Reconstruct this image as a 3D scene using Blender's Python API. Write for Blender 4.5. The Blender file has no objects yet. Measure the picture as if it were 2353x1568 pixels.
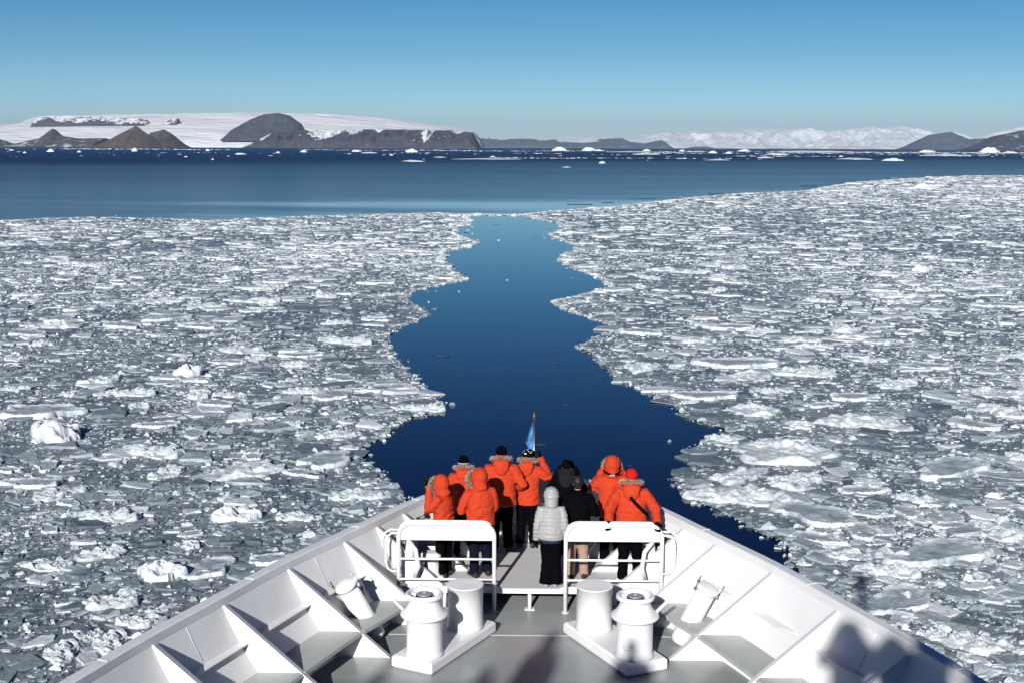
import bpy, bmesh, math, random
import numpy as np
from mathutils import Vector, Matrix, noise
S = bpy.context.scene
R = math.radians
# ------------------------------------------------------------------ camera, sky, sun, exposure
cam_d = bpy.data.cameras.new('main_camera'); cam = bpy.data.objects.new('main_camera', cam_d)
S.collection.objects.link(cam); S.camera = cam
cam_d.sensor_width = 36.0; cam_d.lens = 3000.0/2352.0*36.0
cam_d.clip_start = 0.05; cam_d.clip_end = 60000.0
PITCH = math.atan((784-337)/3000.0); YAW = math.atan(45/3000.0); ROLL = R(.25)
cam.matrix_world = Matrix.Translation((0, 0, 15.5)) @ Matrix.Rotation(YAW, 4, 'Z') @ Matrix.Rotation(math.pi/2-PITCH, 4, 'X') @ Matrix.Rotation(ROLL, 4, 'Z')
SUN_EL = 22.0; SUN_AZ = 12.0          # shadows run forward and 12 degrees to the right
sd = bpy.data.lights.new('sun', 'SUN'); sd.energy = 5.0; sd.angle = R(.6); sd.color = (1, .975, .94)
sun = bpy.data.objects.new('sun', sd); S.collection.objects.link(sun)
ldir = Vector((math.sin(R(SUN_AZ))*math.cos(R(SUN_EL)), math.cos(R(SUN_AZ))*math.cos(R(SUN_EL)), -math.sin(R(SUN_EL))))
sun.rotation_euler = ldir.to_track_quat('-Z', 'Y').to_euler(); sun.location = (-10, -40, 40)
W = bpy.data.worlds.new('World'); S.world = W; W.use_nodes = True
wn = W.node_tree; wn.nodes.clear()
def wnode(t, **k):
    n = wn.nodes.new(t)
    for a, b in k.items(): setattr(n, a, b)
    return n
sky = wnode('ShaderNodeTexSky', sky_type='NISHITA', sun_disc=False)
sky.sun_elevation = R(SUN_EL); sky.sun_rotation = R(180+SUN_AZ); sky.air_density = 1.0; sky.dust_density = .3; sky.ozone_density = 3.0
wtc = wnode('ShaderNodeTexCoord'); wsep = wnode('ShaderNodeSeparateXYZ')
wn.links.new(wtc.outputs['Generated'], wsep.inputs[0])
wr = wnode('ShaderNodeValToRGB'); wn.links.new(wsep.outputs['Z'], wr.inputs[0])
SKYRAMP = [(0.0, (.56, .69, .97)), (.035, (.34, .545, .82)), (.067, (.203, .396, .592)), (.109, (.121, .302, .476)), (.25, (.030, .105, .26)), (.6, (.018, .055, .165))]
e = wr.color_ramp.elements
e[0].position = SKYRAMP[0][0]; e[0].color = SKYRAMP[0][1]+(1,)
e[1].position = SKYRAMP[1][0]; e[1].color = SKYRAMP[1][1]+(1,)
for p, c in SKYRAMP[2:]:
    q = e.new(p); q.color = c+(1,)
wm = wnode('ShaderNodeMixRGB', blend_type='MULTIPLY'); wm.inputs[0].default_value = 1
wn.links.new(sky.outputs[0], wm.inputs[1]); wn.links.new(wr.outputs[0], wm.inputs[2])
wb = wnode('ShaderNodeBackground'); wb.inputs[1].default_value = .136
wo = wnode('ShaderNodeOutputWorld')
wn.links.new(wm.outputs[0], wb.inputs[0]); wn.links.new(wb.outputs[0], wo.inputs[0])
S.view_settings.view_transform = 'Standard'; S.view_settings.look = 'None'
S.view_settings.exposure = 0.14; S.view_settings.gamma = 1.0
S.render.engine = 'CYCLES'
S.cycles.max_bounces = 6; S.cycles.diffuse_bounces = 1
rng = np.random.default_rng(7); random.seed(7)
DZ = 8.25                                # height of the foredeck above the sea

# ------------------------------------------------------------------ helpers
def tag(o, label=None, cat=None, group=None, kind=None):
    if label: o['label'] = label
    if cat: o['category'] = cat
    if group: o['group'] = group
    if kind: o['kind'] = kind
    return o
def empty(name, loc=(0, 0, 0), rz=0):
    o = bpy.data.objects.new(name, None); S.collection.objects.link(o)
    o.location = loc; o.rotation_euler = (0, 0, rz); o.empty_display_size = .1
    return o
def from_arrays(name, V, Fc, mat=None, parent=None, smooth=False):
    me = bpy.data.meshes.new(name); me.from_pydata([tuple(v) for v in V], [], [tuple(f) for f in Fc])
    me.update()
    if smooth: me.polygons.foreach_set('use_smooth', [True]*len(me.polygons))
    if mat: me.materials.append(mat)
    o = bpy.data.objects.new(name, me); S.collection.objects.link(o)
    if parent: o.parent = parent
    return o
class MB:
    """collects shapes for one mesh"""
    def __init__(s): s.v = []; s.f = []; s.sm = []
    def add(s, V, Fc, smooth=False):
        n = len(s.v); s.v += [tuple(v) for v in V]
        for f in Fc: s.f.append(tuple(i+n for i in f)); s.sm.append(smooth)
        return s
    def box(s, c, d, rz=0, bevel=0):
        hx, hy, hz = d[0]/2, d[1]/2, d[2]/2; cs, sn = math.cos(rz), math.sin(rz)
        b = min(bevel, hx*.9, hy*.9, hz*.9)
        V = []; 
        if b <= 0:
            for z in (-hz, hz):
                for x, y in ((-hx, -hy), (hx, -hy), (hx, hy), (-hx, hy)):
                    V.append((c[0]+x*cs-y*sn, c[1]+x*sn+y*cs, c[2]+z))
            s.add(V, [(3, 2, 1, 0), (4, 5, 6, 7), (0, 1, 5, 4), (1, 2, 6, 5), (2, 3, 7, 6), (3, 0, 4, 7)])
        else:
            rings = [(-hz, b), (-hz+b, 0), (hz-b, 0), (hz, b)]
            for z, i in rings:
                X, Y = hx-i, hy-i; cb = b*.6 if i == 0 else b*.3
                for x, y in ((-X+cb, -Y), (X-cb, -Y), (X, -Y+cb), (X, Y-cb), (X-cb, Y), (-X+cb, Y), (-X, Y-cb), (-X, -Y+cb)):
                    V.append((c[0]+x*cs-y*sn, c[1]+x*sn+y*cs, c[2]+z))
            Fc = [tuple(range(7, -1, -1)), tuple(range(24, 32))]
            for k in range(3):
                for i in range(8):
                    j = (i+1) % 8; Fc.append((k*8+i, k*8+j, k*8+8+j, k*8+8+i))
            s.add(V, Fc)
        return s
    def lathe(s, prof, c=(0, 0, 0), n=40, axis=None, caps=True):
        """prof: (r, z) list; axis: direction vector"""
        M = Matrix.Identity(3) if axis is None else Vector(axis).normalized().to_track_quat('Z', 'Y').to_matrix()
        V = []; Fc = []
        for r, z in prof:
            for k in range(n):
                a = 2*math.pi*k/n; p = M @ Vector((r*math.cos(a), r*math.sin(a), z)); V.append((c[0]+p.x, c[1]+p.y, c[2]+p.z))
        for j in range(len(prof)-1):
            for k in range(n):
                l = (k+1) % n; Fc.append((j*n+k, j*n+l, (j+1)*n+l, (j+1)*n+k))
        s.add(V, Fc, True)
        if caps:
            m = len(s.v)-len(V)
            s.f.append(tuple(m+k for k in range(n-1, -1, -1))); s.sm.append(False)
            s.f.append(tuple(m+(len(prof)-1)*n+k for k in range(n))); s.sm.append(False)
        return s
    def tube(s, pts, rad, n=12, ell=1.0, caps=True, ref=None):
        """tube through points; rad number or list of r or (ra, rb)"""
        P = [Vector(p) for p in pts]; m = len(P)
        rr = rad if isinstance(rad, (list, tuple)) else [rad]*m
        V = []; Fc = []; up = Vector(ref) if ref else None; prev = None
        for i in range(m):
            t = (P[min(i+1, m-1)]-P[max(i-1, 0)]).normalized()
            if prev is None:
                u0 = up if up is not None else (Vector((0, 0, 1)) if abs(t.z) < .9 else Vector((0, 1, 0)))
            else: u0 = prev
            u = (u0-t*u0.dot(t)).normalized(); w = t.cross(u); prev = u
            ra, rb = rr[i] if isinstance(rr[i], (tuple, list)) else (rr[i], rr[i]*ell)
            for k in range(n):
                a = 2*math.pi*k/n; V.append(tuple(P[i]+u*(ra*math.cos(a))+w*(rb*math.sin(a))))
        for i in range(m-1):
            for k in range(n):
                l = (k+1) % n; Fc.append((i*n+k, i*n+l, (i+1)*n+l, (i+1)*n+k))
        if caps:
            Fc.append(tuple(range(n-1, -1, -1))); Fc.append(tuple((m-1)*n+k for k in range(n)))
        return s.add(V, Fc, True)
    def ball(s, c, r, M=None, nu=16, nv=10):
        rx, ry, rz_ = r if isinstance(r, (tuple, list)) else (r, r, r)
        V = [Vector((0, 0, -rz_))]
        for j in range(1, nv):
            th = math.pi*j/nv-math.pi/2
            for k in range(nu):
                a = 2*math.pi*k/nu; V.append(Vector((rx*math.cos(th)*math.cos(a), ry*math.cos(th)*math.sin(a), rz_*math.sin(th))))
        V.append(Vector((0, 0, rz_)))
        if M is not None: V = [M @ v for v in V]
        V = [v+Vector(c) for v in V]; Fc = []
        for k in range(nu):
            l = (k+1) % nu; Fc.append((0, 1+l, 1+k)); Fc.append((len(V)-1, 1+(nv-2)*nu+k, 1+(nv-2)*nu+l))
        for j in range(nv-2):
            for k in range(nu):
                l = (k+1) % nu; a = 1+j*nu; Fc.append((a+k, a+l, a+nu+l, a+nu+k))
        return s.add(V, Fc, True)
    def rings(s, R_, n=22):
        """stacked horizontal ellipses: (z, rx, ry, cx, cy)"""
        V = []; Fc = []
        for (z, rx, ry, cx, cy) in R_:
            for k in range(n):
                a = 2*math.pi*k/n; V.append((cx+rx*math.cos(a), cy+ry*math.sin(a), z))
        for i in range(len(R_)-1):
            for k in range(n):
                l = (k+1) % n; Fc.append((i*n+k, i*n+l, (i+1)*n+l, (i+1)*n+k))
        Fc.append(tuple(range(n-1, -1, -1))); Fc.append(tuple((len(R_)-1)*n+k for k in range(n)))
        return s.add(V, Fc, True)
    def prism(s, poly, z0, z1):
        n = len(poly); V = [(x, y, z0) for x, y in poly]+[(x, y, z1) for x, y in poly]
        return s.add(V, [tuple(range(n-1, -1, -1)), tuple(range(n, 2*n))]+[(i, (i+1) % n, n+(i+1) % n, n+i) for i in range(n)])
    def build(s, name, mat, parent=None, ox=(0, 0, 0)):
        me = bpy.data.meshes.new(name)
        me.from_pydata([(v[0]-ox[0], v[1]-ox[1], v[2]-ox[2]) for v in s.v], [], s.f); me.update()
        me.polygons.foreach_set('use_smooth', s.sm)
        if mat: me.materials.append(mat)
        o = bpy.data.objects.new(name, me); S.collection.objects.link(o)
        if parent: o.parent = parent
        return o
def remesh(o, vox, smooth=2, post=None, dec=None):
    """fuse the closed shapes of a mesh into one continuous surface"""
    m = o.modifiers.new('r', 'REMESH'); m.mode = 'VOXEL'; m.voxel_size = vox; m.use_smooth_shade = True
    if smooth:
        q = o.modifiers.new('s', 'SMOOTH'); q.factor = .5; q.iterations = smooth
    if dec:
        d = o.modifiers.new('d', 'DECIMATE'); d.ratio = dec
    dg = bpy.context.evaluated_depsgraph_get(); dg.update()
    me = bpy.data.meshes.new_from_object(o.evaluated_get(dg))
    mats = [x for x in o.data.materials]; old = o.data
    o.modifiers.clear(); o.data = me; bpy.data.meshes.remove(old)
    if not me.materials:
        for x in mats: me.materials.append(x)
    if post:
        n = len(me.vertices); co = np.empty(n*3, 'f'); me.vertices.foreach_get('co', co); co = co.reshape(-1, 3)
        nr = np.empty(n*3, 'f'); me.vertices.foreach_get('normal', nr); nr = nr.reshape(-1, 3)
        co = post(co, nr); me.vertices.foreach_set('co', co.astype('f').ravel()); me.update()
    me.polygons.foreach_set('use_smooth', [True]*len(me.polygons))
    return o
def copy_tree(o, parent=None):
    c = o.copy(); S.collection.objects.link(c); c.parent = parent
    for ch in list(o.children): copy_tree(ch, c)
    return c
# vectorised value noise
_T = rng.random((256, 256)).astype('f')
def vnoise(x, y, seed=0):
    x = np.asarray(x, 'f')+seed*17.37; y = np.asarray(y, 'f')+seed*9.71
    xi = np.floor(x).astype(int); yi = np.floor(y).astype(int); fx = x-xi; fy = y-yi
    fx = fx*fx*(3-2*fx); fy = fy*fy*(3-2*fy)
    a = _T[xi & 255, yi & 255]; b = _T[(xi+1) & 255, yi & 255]; c = _T[xi & 255, (yi+1) & 255]; d = _T[(xi+1) & 255, (yi+1) & 255]
    return (a*(1-fx)+b*fx)*(1-fy)+(c*(1-fx)+d*fx)*fy
def fbm(x, y, o=5, seed=0, g=.5):
    r = 0; a = 1; t = 0
    for i in range(o): r = r+a*vnoise(x*2**i, y*2**i, seed+i); t += a; a *= g
    return r/t

# ------------------------------------------------------------------ materials
def mat(name, col, rough=.5, metal=0, spec=.5, **k):
    m = bpy.data.materials.new(name); m.use_nodes = True; b = m.node_tree.nodes['Principled BSDF']
    b.inputs['Base Color'].default_value = (*col, 1); b.inputs['Roughness'].default_value = rough; b.inputs['Metallic'].default_value = metal
    b.inputs['Specular IOR Level'].default_value = spec
    for a, v in k.items(): b.inputs[a.replace('_', ' ')].default_value = v
    return m
class NT:
    def __init__(s, m): s.t = m.node_tree; s.b = s.t.nodes['Principled BSDF']
    def n(s, ty, **k):
        q = s.t.nodes.new('ShaderNode'+ty)
        for a, b in k.items(): setattr(q, a, b)
        return q
    def l(s, a, b): s.t.links.new(a, b)
    def co(s, kind='Object', scale=(1, 1, 1)):
        c = s.n('TexCoord'); m = s.n('Mapping'); m.inputs['Scale'].default_value = scale
        s.l(c.outputs[kind], m.inputs[0]); return m.outputs[0]
    def noise(s, v, sc, det=6, ro=.6):
        q = s.n('TexNoise'); q.inputs['Scale'].default_value = sc; q.inputs['Detail'].default_value = det; q.inputs['Roughness'].default_value = ro
        s.l(v, q.inputs['Vector']); return q.outputs['Fac']
    def ramp(s, f, els, interp='LINEAR'):
        q = s.n('ValToRGB'); q.color_ramp.interpolation = interp; e = q.color_ramp.elements
        while len(e) < len(els): e.new(.5)
        for i, (p, c) in enumerate(els):
            e[i].position = p; e[i].color = (c, c, c, 1) if not isinstance(c, tuple) else (*c, 1)
        s.l(f, q.inputs[0]); return q.outputs[0]
    def mix(s, f, a, b, mode='MIX'):
        q = s.n('MixRGB', blend_type=mode)
        for i, x in ((0, f), (1, a), (2, b)):
            if isinstance(x, (int, float)): q.inputs[i].default_value = x if i == 0 else (x, x, x, 1)
            elif isinstance(x, tuple): q.inputs[i].default_value = (*x, 1)
            else: s.l(x, q.inputs[i])
        return q.outputs[0]
    def math(s, op, a, b=None):
        q = s.n('Math', operation=op)
        for i, x in ((0, a), (1, b)):
            if x is None: continue
            if isinstance(x, (int, float)): q.inputs[i].default_value = x
            else: s.l(x, q.inputs[i])
        return q.outputs[0]
    def bump(s, h, dist, st=1.0, prev=None):
        q = s.n('Bump'); q.inputs['Distance'].default_value = dist; q.inputs['Strength'].default_value = st; s.l(h, q.inputs['Height'])
        if prev is not None: s.l(prev, q.inputs['Normal'])
        return q.outputs[0]
    def setn(s, nrm): s.l(nrm, s.b.inputs['Normal'])
    def setc(s, c): s.l(c, s.b.inputs['Base Color'])
    def setr(s, c): s.l(c, s.b.inputs['Roughness'])
def paint(name, col, dirt, rough=.38, sc=1.0):
    m = mat(name, col, rough); t = NT(m); v = t.co()
    n1 = t.noise(v, .9*sc, 8, .65); n2 = t.noise(v, 14*sc, 5, .7); n3 = t.noise(v, 60, 3)
    c = t.mix(t.ramp(n1, [(.45, 0.0), (.72, .55)]), col, dirt)
    c = t.mix(t.ramp(n2, [(.66, 0.0), (.74, .6)]), c, tuple(x*.72 for x in dirt))
    t.setc(c); t.setr(t.ramp(n1, [(.3, rough-.06), (.7, rough+.15)]))
    rp = t.noise(v, 2.2*sc, 2, .4); t.setn(t.bump(rp, .012, .8, t.bump(t.mix(.3, n1, n3), .004, .7)))
    return m
M = {}
M['white'] = paint('white_paint', (.86, .86, .86), (.80, .795, .775))
M['white_deckgear'] = paint('white_gear_paint', (.85, .86, .87), (.76, .76, .745), .3, 1.5)
M['under'] = paint('hull_paint', (.035, .06, .16), (.03, .05, .1), .4)
M['deck'] = paint('grey_deck_paint', (.36, .385, .385), (.27, .30, .30), .30, 1.0)
_d = NT(M['deck']); _v = _d.co(); _sp = _d.n('TexVoronoi'); _sp.inputs['Scale'].default_value = 7; _d.l(_v, _sp.inputs['Vector'])
_src = _d.b.inputs['Base Color'].links[0].from_socket; _st = _d.noise(_v, 2.6, 5, .6)
_d.setc(_d.mix(_d.ramp(_sp.outputs['Distance'], [(.035, .8), (.075, 0.0)]), _d.mix(_d.ramp(_st, [(.5, 0.0), (.75, .45)]), _src, (.40, .41, .36)), (.62, .64, .64)))
M['platform'] = paint('light_grey_deck_paint', (.66, .67, .66), (.56, .57, .56), .6)
M['step'] = paint('step_paint', (.50, .53, .51), (.42, .44, .42), .55)
t = NT(M['step']); vv = t.co(); 
w1 = t.n('TexWave', wave_type='BANDS', bands_direction='DIAGONAL'); w1.inputs['Scale'].default_value = 14; t.l(vv, w1.inputs[0])
vo = t.n('TexVoronoi'); vo.inputs['Scale'].default_value = 36; t.l(vv, vo.inputs['Vector'])
t.setn(t.bump(t.ramp(vo.outputs['Distance'], [(.2, 1.0), (.45, 0.0)]), .006, 1))
def cloth(name, col, rough=.8, amp=.004, sheen=0.0):
    m = mat(name, col, rough, spec=.25 if max(col) > .05 else .02); t = NT(m); v = t.co()
    n1 = t.noise(v, 9, 4, .6); n2 = t.noise(t.co('Object', (1, 1, 2.6)), 16, 3, .55)
    t.setc(t.mix(t.ramp(n1, [(.35, 0.0), (.7, .5)]), col, tuple(x*.82 for x in col)))
    t.setn(t.bump(t.mix(.5, n1, n2), amp*4, .9)); return m
M['orange'] = cloth('orange_shell', (.55, .047, .014), .85)
M['black'] = cloth('black_cloth', (.003, .003, .0045), .95)
M['navy'] = cloth('navy_knit', (.018, .028, .06), .9)
M['jeans'] = cloth('dark_blue_jeans', (.006, .010, .02), .9)
M['tan'] = cloth('tan_trousers', (.42, .27, .20), .85)
M['darkgrey'] = cloth('dark_grey_cloth', (.016, .016, .02), .9)
M['silver'] = cloth('silver_down', (.37, .37, .365), .38)
M['redhat'] = cloth('red_knit', (.55, .012, .01), .9)
M['boot'] = cloth('brown_boot', (.05, .04, .035), .8)
M['shoe'] = cloth('grey_shoe', (.42, .42, .48), .6)
M['skin'] = mat('skin', (.50, .27, .19), .5)
M['eye'] = mat('eye', (.05, .03, .02), .15)
M['lips'] = mat('lips', (.40, .14, .12), .5)
M['hair'] = mat('dark_hair', (.008, .006, .005), .6)
M['plastic'] = mat('black_plastic', (.006, .006, .007), .35)
M['glass'] = mat('lens_glass', (.01, .01, .02), .05)
M['whiteprint'] = mat('white_print', (.8, .8, .8), .6)
M['bluepatch'] = mat('blue_patch', (.08, .12, .45), .6)
M['steel'] = mat('steel', (.45, .43, .40), .35, 1.0)
M['brass'] = mat('old_brass', (.20, .15, .09), .45, .8)
M['hole'] = mat('painted_hole_shade', (.01, .01, .012), .8)
M['disc'] = mat('grey_disc', (.42, .45, .5), .4, .3)
M['strap'] = cloth('black_webbing', (.004, .004, .004), .95)
M['flag'] = cloth('light_blue_flag', (.10, .28, .58), .75)
m = mat('fur', (.3, .25, .2), .85); t = NT(m); gi = t.n('NewGeometry')
t.setc(t.ramp(gi.outputs['Random Per Island'], [(0.0, (.10, .075, .055)), (.5, (.30, .25, .20)), (1.0, (.62, .57, .50))])); M['fur'] = m

# ================================================================== the ship
ship = empty('ship', (0, 0, DZ))
tag(ship, 'white bow of the ship with grey foredeck and framed bulwarks cutting into the ice', 'ship')
_o = [(6.6, 6), (6.25, 9.0), (5.72, 12.0), (5.13, 13.75), (4.73, 14.97), (4.2, 16.35), (3.63, 17.85), (3.02, 19.15), (2.66, 19.9), (2.28, 20.7), (1.92, 21.35), (1.52, 22.0), (1.1, 22.6), (.7, 23.0), (.33, 23.2), (0, 23.25)]
def half(Y):
    for (a, ya), (b, yb) in zip(_o, _o[1:]):
        if ya <= Y <= yb: return a+(b-a)*(Y-ya)/(yb-ya)
    return _o[0][0] if Y < 6 else 0
# resample the right-hand outline with Catmull-Rom, then mirror through the stem
def cr(P, n=6):
    out = []
    for i in range(len(P)-1):
        p0 = P[max(i-1, 0)]; p1 = P[i]; p2 = P[i+1]; p3 = P[i+2] if i+2 < len(P) else (-P[i][0], P[i][1])
        for k in range(n):
            t = k/n
            out.append(tuple(.5*((2*p1[j])+(-p0[j]+p2[j])*t+(2*p0[j]-5*p1[j]+4*p2[j]-p3[j])*t*t+(-p0[j]+3*p1[j]-3*p2[j]+p3[j])*t**3) for j in (0, 1)))
    out.append(P[-1]); return out
_r = cr(_o)

OUT = [(7.6, -30.0), (7.4, -12.0), (7.0, 0.0)] + _r
OUT = OUT + [(-x, y) for x, y in OUT[-2::-1]]
NRM = []
for i in range(len(OUT)):
    a = Vector(OUT[max(i-1, 0)]); b = Vector(OUT[min(i+1, len(OUT)-1)]); d = (b-a).normalized(); NRM.append(Vector((-d.y, d.x)))   # inward
def kf(Y): return 1.0 if Y < 20.5 else max(.42, 1.0-.58*(Y-20.5)/2.2)
def offs(dist, i):
    x, y = OUT[i]; k = kf(y); return (x+NRM[i].x*dist*k, y+NRM[i].y*dist*k)
def loft(sec, name, m, parent, smooth=True, closed=False):
    V = []; Fc = []; n = len(OUT); s = len(sec)
    for i in range(n):
        for (d, z) in sec:
            x, y = offs(d, i); V.append((x, y, z))
    for i in range(n-1):
        for j in range(s-1+(1 if closed else 0)):
            jj = (j+1) % s; Fc.append((i*s+j, (i+1)*s+j, (i+1)*s+jj, i*s+jj))
    return from_arrays(name, V, Fc, m, parent, smooth)
INS = [(.15, 1.345), (.24, 1.1), (.37, .8), (.52, .5), (.60, .37), (.80, 0.0), (.84, -.06)]
bul = loft(INS, 'bulwark_plate', M['white'], ship)
HUL = [(.02, 1.35), (.21, 1.1), (.34, .8), (.49, .5), (.77, 0.0), (1.0, -1.0), (1.3, -3.0), (1.55, -5.5), (1.7, -8.5)]
hull = loft(HUL, 'hull', M['under'], ship)
cap_ = loft([(0, 1.34), (0, 1.40), (.02, 1.412), (.15, 1.412), (.172, 1.40), (.172, 1.30), (.155, 1.30), (.153, 1.34)], 'cap_rail', M['white'], ship, False, True)
# weld beads and small fittings on the rail
mb = MB()
for Y in (14.2, 17.1, 19.6, 21.2):
    for sgn in (-1, 1):
        h_ = half(Y)-.09; mb = MB(); mb.box((sgn*h_, Y, 1.416), (.15, .012, .006), sgn*.38); mb.build('rail_weld', M['white'], ship)
# decks
deckpoly = []
idx = [i for i in range(len(OUT)) if OUT[i][1] > -1 and OUT[i][0] > 0]
def inner_poly(z_off, y0, y1=99):
    P = []
    for i in range(len(OUT)):
        if OUT[i][1] >= y0: 
            P.append(offs(z_off, i))
    return P
deck = MB(); P_ = inner_poly(.80, 5.5); deck.prism(P_, -.03, 0.0); deck.build('deck', M['deck'], ship)
for q in ((18.75, 4.9), (15.6, 6.0)): mb = MB(); mb.box((0, q[0], .002), (q[1], .014, .006)); mb.build('deck_seam', M['platform'], ship)
# raised bow platform
Pp = [p for p in inner_poly(.605, 19.9)]
hx = Pp[0][0]; front = 19.86
poly = [(1.9, front)]+[(hx, front)]+[p for p in Pp]+[(-hx, front)]
Pp = [p for p in Pp if p[1] > front+.06]; xf_ = max(p[0] for p in Pp)+.05
poly = [(xf_, front)]+sorted([p for p in Pp if p[0] >= 0], key=lambda p: p[1])+sorted([p for p in Pp if p[0] < 0], key=lambda p: -p[1])+[(-xf_, front)]
mb = MB(); mb.prism(poly, .315, .35); mb.build('bow_platform', M['platform'], ship)
mb = MB()
for x0, x1, za, zb in ((-2.05, -.52, .275, .385), (-.514, .514, .275, .345), (.52, 2.05, .275, .385)):
    mb.box(((x0+x1)/2, front-.013, (za+zb)/2), (x1-x0, .022, zb-za))
for q in (-1, 1): mb.add([(q*.521, front-.024, .346), (q*.44, front-.024, .346), (q*.521, front-.024, .384), (q*.521, front-.003, .346), (q*.44, front-.003, .346), (q*.521, front-.003, .384)], [(0, 1, 2), (5, 4, 3), (1, 4, 5, 2), (0, 3, 4, 1), (0, 2, 5, 3)])
mb.build('platform_edge', M['white'], ship)
for x in (0.0, -1.35, 1.35):
    mb = MB(); mb.tube([(x, front+.03, 0.012), (x, front+.03, .312)], .03); mb.box((x, front+.03, .006), (.16, .12, .012)); mb.build('platform_post', M['white'], ship)
mb = MB(); mb.prism([(-1.9, 20.6), (1.9, 20.6), (1.5, 21.4), (-1.5, 21.4)], .002, .31); mb.build('platform_riser', M['under'], ship)
# bulwark frames with flange
OFZ = [(1.34, .15), (1.1, .24), (.8, .37), (.5, .52), (.37, .60), (0.0, .80)]
def off_at(z):
    for (za, a), (zb, b) in zip(OFZ, OFZ[1:]):
        if za >= z >= zb: return a+(b-a)*(za-z)/(za-zb)
    return .15
def plate_x(Y, z):
    s = (half(Y-.15)-half(Y+.15))/.3; return half(Y)-off_at(z)*kf(Y)*math.sqrt(1+s*s)
FRY = [10.6, 12.05, 13.5, 14.97, 16.35, 17.85, 19.15, 19.97, 20.72, 21.45]
for sgn in (1, -1):
    for Y in FRY:
        z0 = .352 if Y > 19.86 else .002
        top = plate_x(Y, 1.30); inset = 1.42 if Y < 21 else 1.05
        edge = lambda z: top-.03-inset*(1.30-z)/1.30*(1.0)
        zs = [1.298, 1.1, .8, .5, .37]+([0.002] if z0 < .1 else [])
        pl = [(plate_x(Y, z)+.004, z) for z in zs]; pl[-1] = (pl[-1][0], z0)
        poly2 = pl+[(edge(z0), z0), (edge(1.298), 1.298)]
        mb = MB(); n = len(poly2); V = [(sgn*x, Y-.008, z) for x, z in poly2]+[(sgn*x, Y+.008, z) for x, z in poly2]
        mb.add(V, [tuple(range(n)), tuple(range(2*n-1, n-1, -1))]+[(i, n+i, n+(i+1) % n, (i+1) % n) for i in range(n)])
        a = Vector((sgn*edge(1.296), Y, 1.296)); b = Vector((sgn*edge(z0), Y, z0)); d = (b-a).normalized(); nn = Vector((-sgn*abs(d.z), 0, abs(d.x))).normalized()
        W_ = .05; q = []
        for p in (a, b):
            for w, t_ in ((-W_, .001), (W_, .001), (W_, .013), (-W_, .013)):
                q.append(tuple(p+nn*t_+Vector((0, w, 0))))
        mb.add(q, [(0, 1, 2, 3), (7, 6, 5, 4), (0, 4, 5, 1), (1, 5, 6, 2), (2, 6, 7, 3), (3, 7, 4, 0)])
        fr_ = mb.build('bulwark_frame', M['white'], ship)
    # longitudinal stiffeners between frames
    for Ya, Yb in zip(FRY[:6], FRY[1:7]):
        mb = MB(); ya = Ya+.03+.32*(Yb-Ya); yb = Yb-.03
        if sgn < 0: ya = Ya+.03
        P = []
        for k in range(5):
            y = ya+(yb-ya)*k/4; taper = .015 if (k == 0 and sgn > 0) else .12
            xo = plate_x(y, .80); P.append(((xo+.02), (xo-taper), y))
        V = []; Fc = []
        for xo, xi, y in P: V += [(sgn*xo, y, .80), (sgn*xi, y, .79), (sgn*xi, y, .775), (sgn*xo, y, .785)]
        for k in range(4):
            for j in range(4): Fc.append((k*4+j, k*4+4+j, k*4+4+(j+1) % 4, k*4+(j+1) % 4))
        Fc += [(0, 1, 2, 3), (16, 19, 18, 17)]
        mb.add(V, Fc).build('stiffener', M['white'], ship)
    # chequer plate step
    for Ya, Yb in ((10.6, 12.05), (12.05, 13.5), (13.5, 14.97), (14.97, 16.35), (16.35, 17.85), (17.85, 19.15)):
        ya = Ya+.012; yb = Yb-.012 
        V = []; Fc = []; K = 5
        for k in range(K):
            y = ya+(yb-ya)*k/(K-1); s = (half(y-.15)-half(y+.15))/.3; xo = plate_x(y, .385)+.01; xi = xo-.60*math.sqrt(1+s*s*.4)
            V += [(sgn*xo, y, .39), (sgn*xi, y, .39), (sgn*xi, y, .335), (sgn*(xi+.015), y, .335), (sgn*(xi+.015), y, .375), (sgn*xo, y, .375)]
        for k in range(K-1):
            for j in range(6): Fc.append((k*6+j, k*6+6+j, k*6+6+(j+1) % 6, k*6+(j+1) % 6))
        Fc += [tuple(range(6)), tuple(range(6*K-1, 6*K-7, -1))]
        from_arrays('step', V, Fc, M['step'], ship)
# vertical plate seams on the bulwark
mb = MB()
for sgn in (1, -1):
    for Y in (18.45, 15.6, 12.8):
        zs = [1.28, 1.1, .83]
        mb = MB(); mb.tube([(sgn*(plate_x(Y, za)-.001), Y, za) for za in zs], .0035, 6); mb.build('plate_seam', M['white'], ship)
# bow locker, roller and panels right at the stem
mb = MB(); mb.box((.02, 22.45, .50), (.62, .34, .30), bevel=.02); mb.box((.02, 22.45, .66), (.70, .42, .025), bevel=.008); mb.build('bow_locker', M['platform'], ship)
mb = MB(); mb.tube([(-.42, 22.62, .86), (.36, 22.62, .86)], .12, 20); mb.tube([(-.50, 22.62, .86), (-.42, 22.62, .86)], .17, 20); mb.tube([(.36, 22.62, .86), (.44, 22.62, .86)], .17, 20); mb.build('bow_roller', M['white'], ship)
mb = MB(); mb.box((.10, 22.86, 1.19), (.62, .03, .22), bevel=.005); mb.build('stem_panel', M['step'], ship)
mb = MB(); mb.tube([(-.30, 22.3, .36), (-.30, 22.3, 1.2)], .045); mb.box((-.30, 22.3, 1.22), (.16, .16, .04), bevel=.01); mb.build('stem_post', M['white'], ship)
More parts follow.
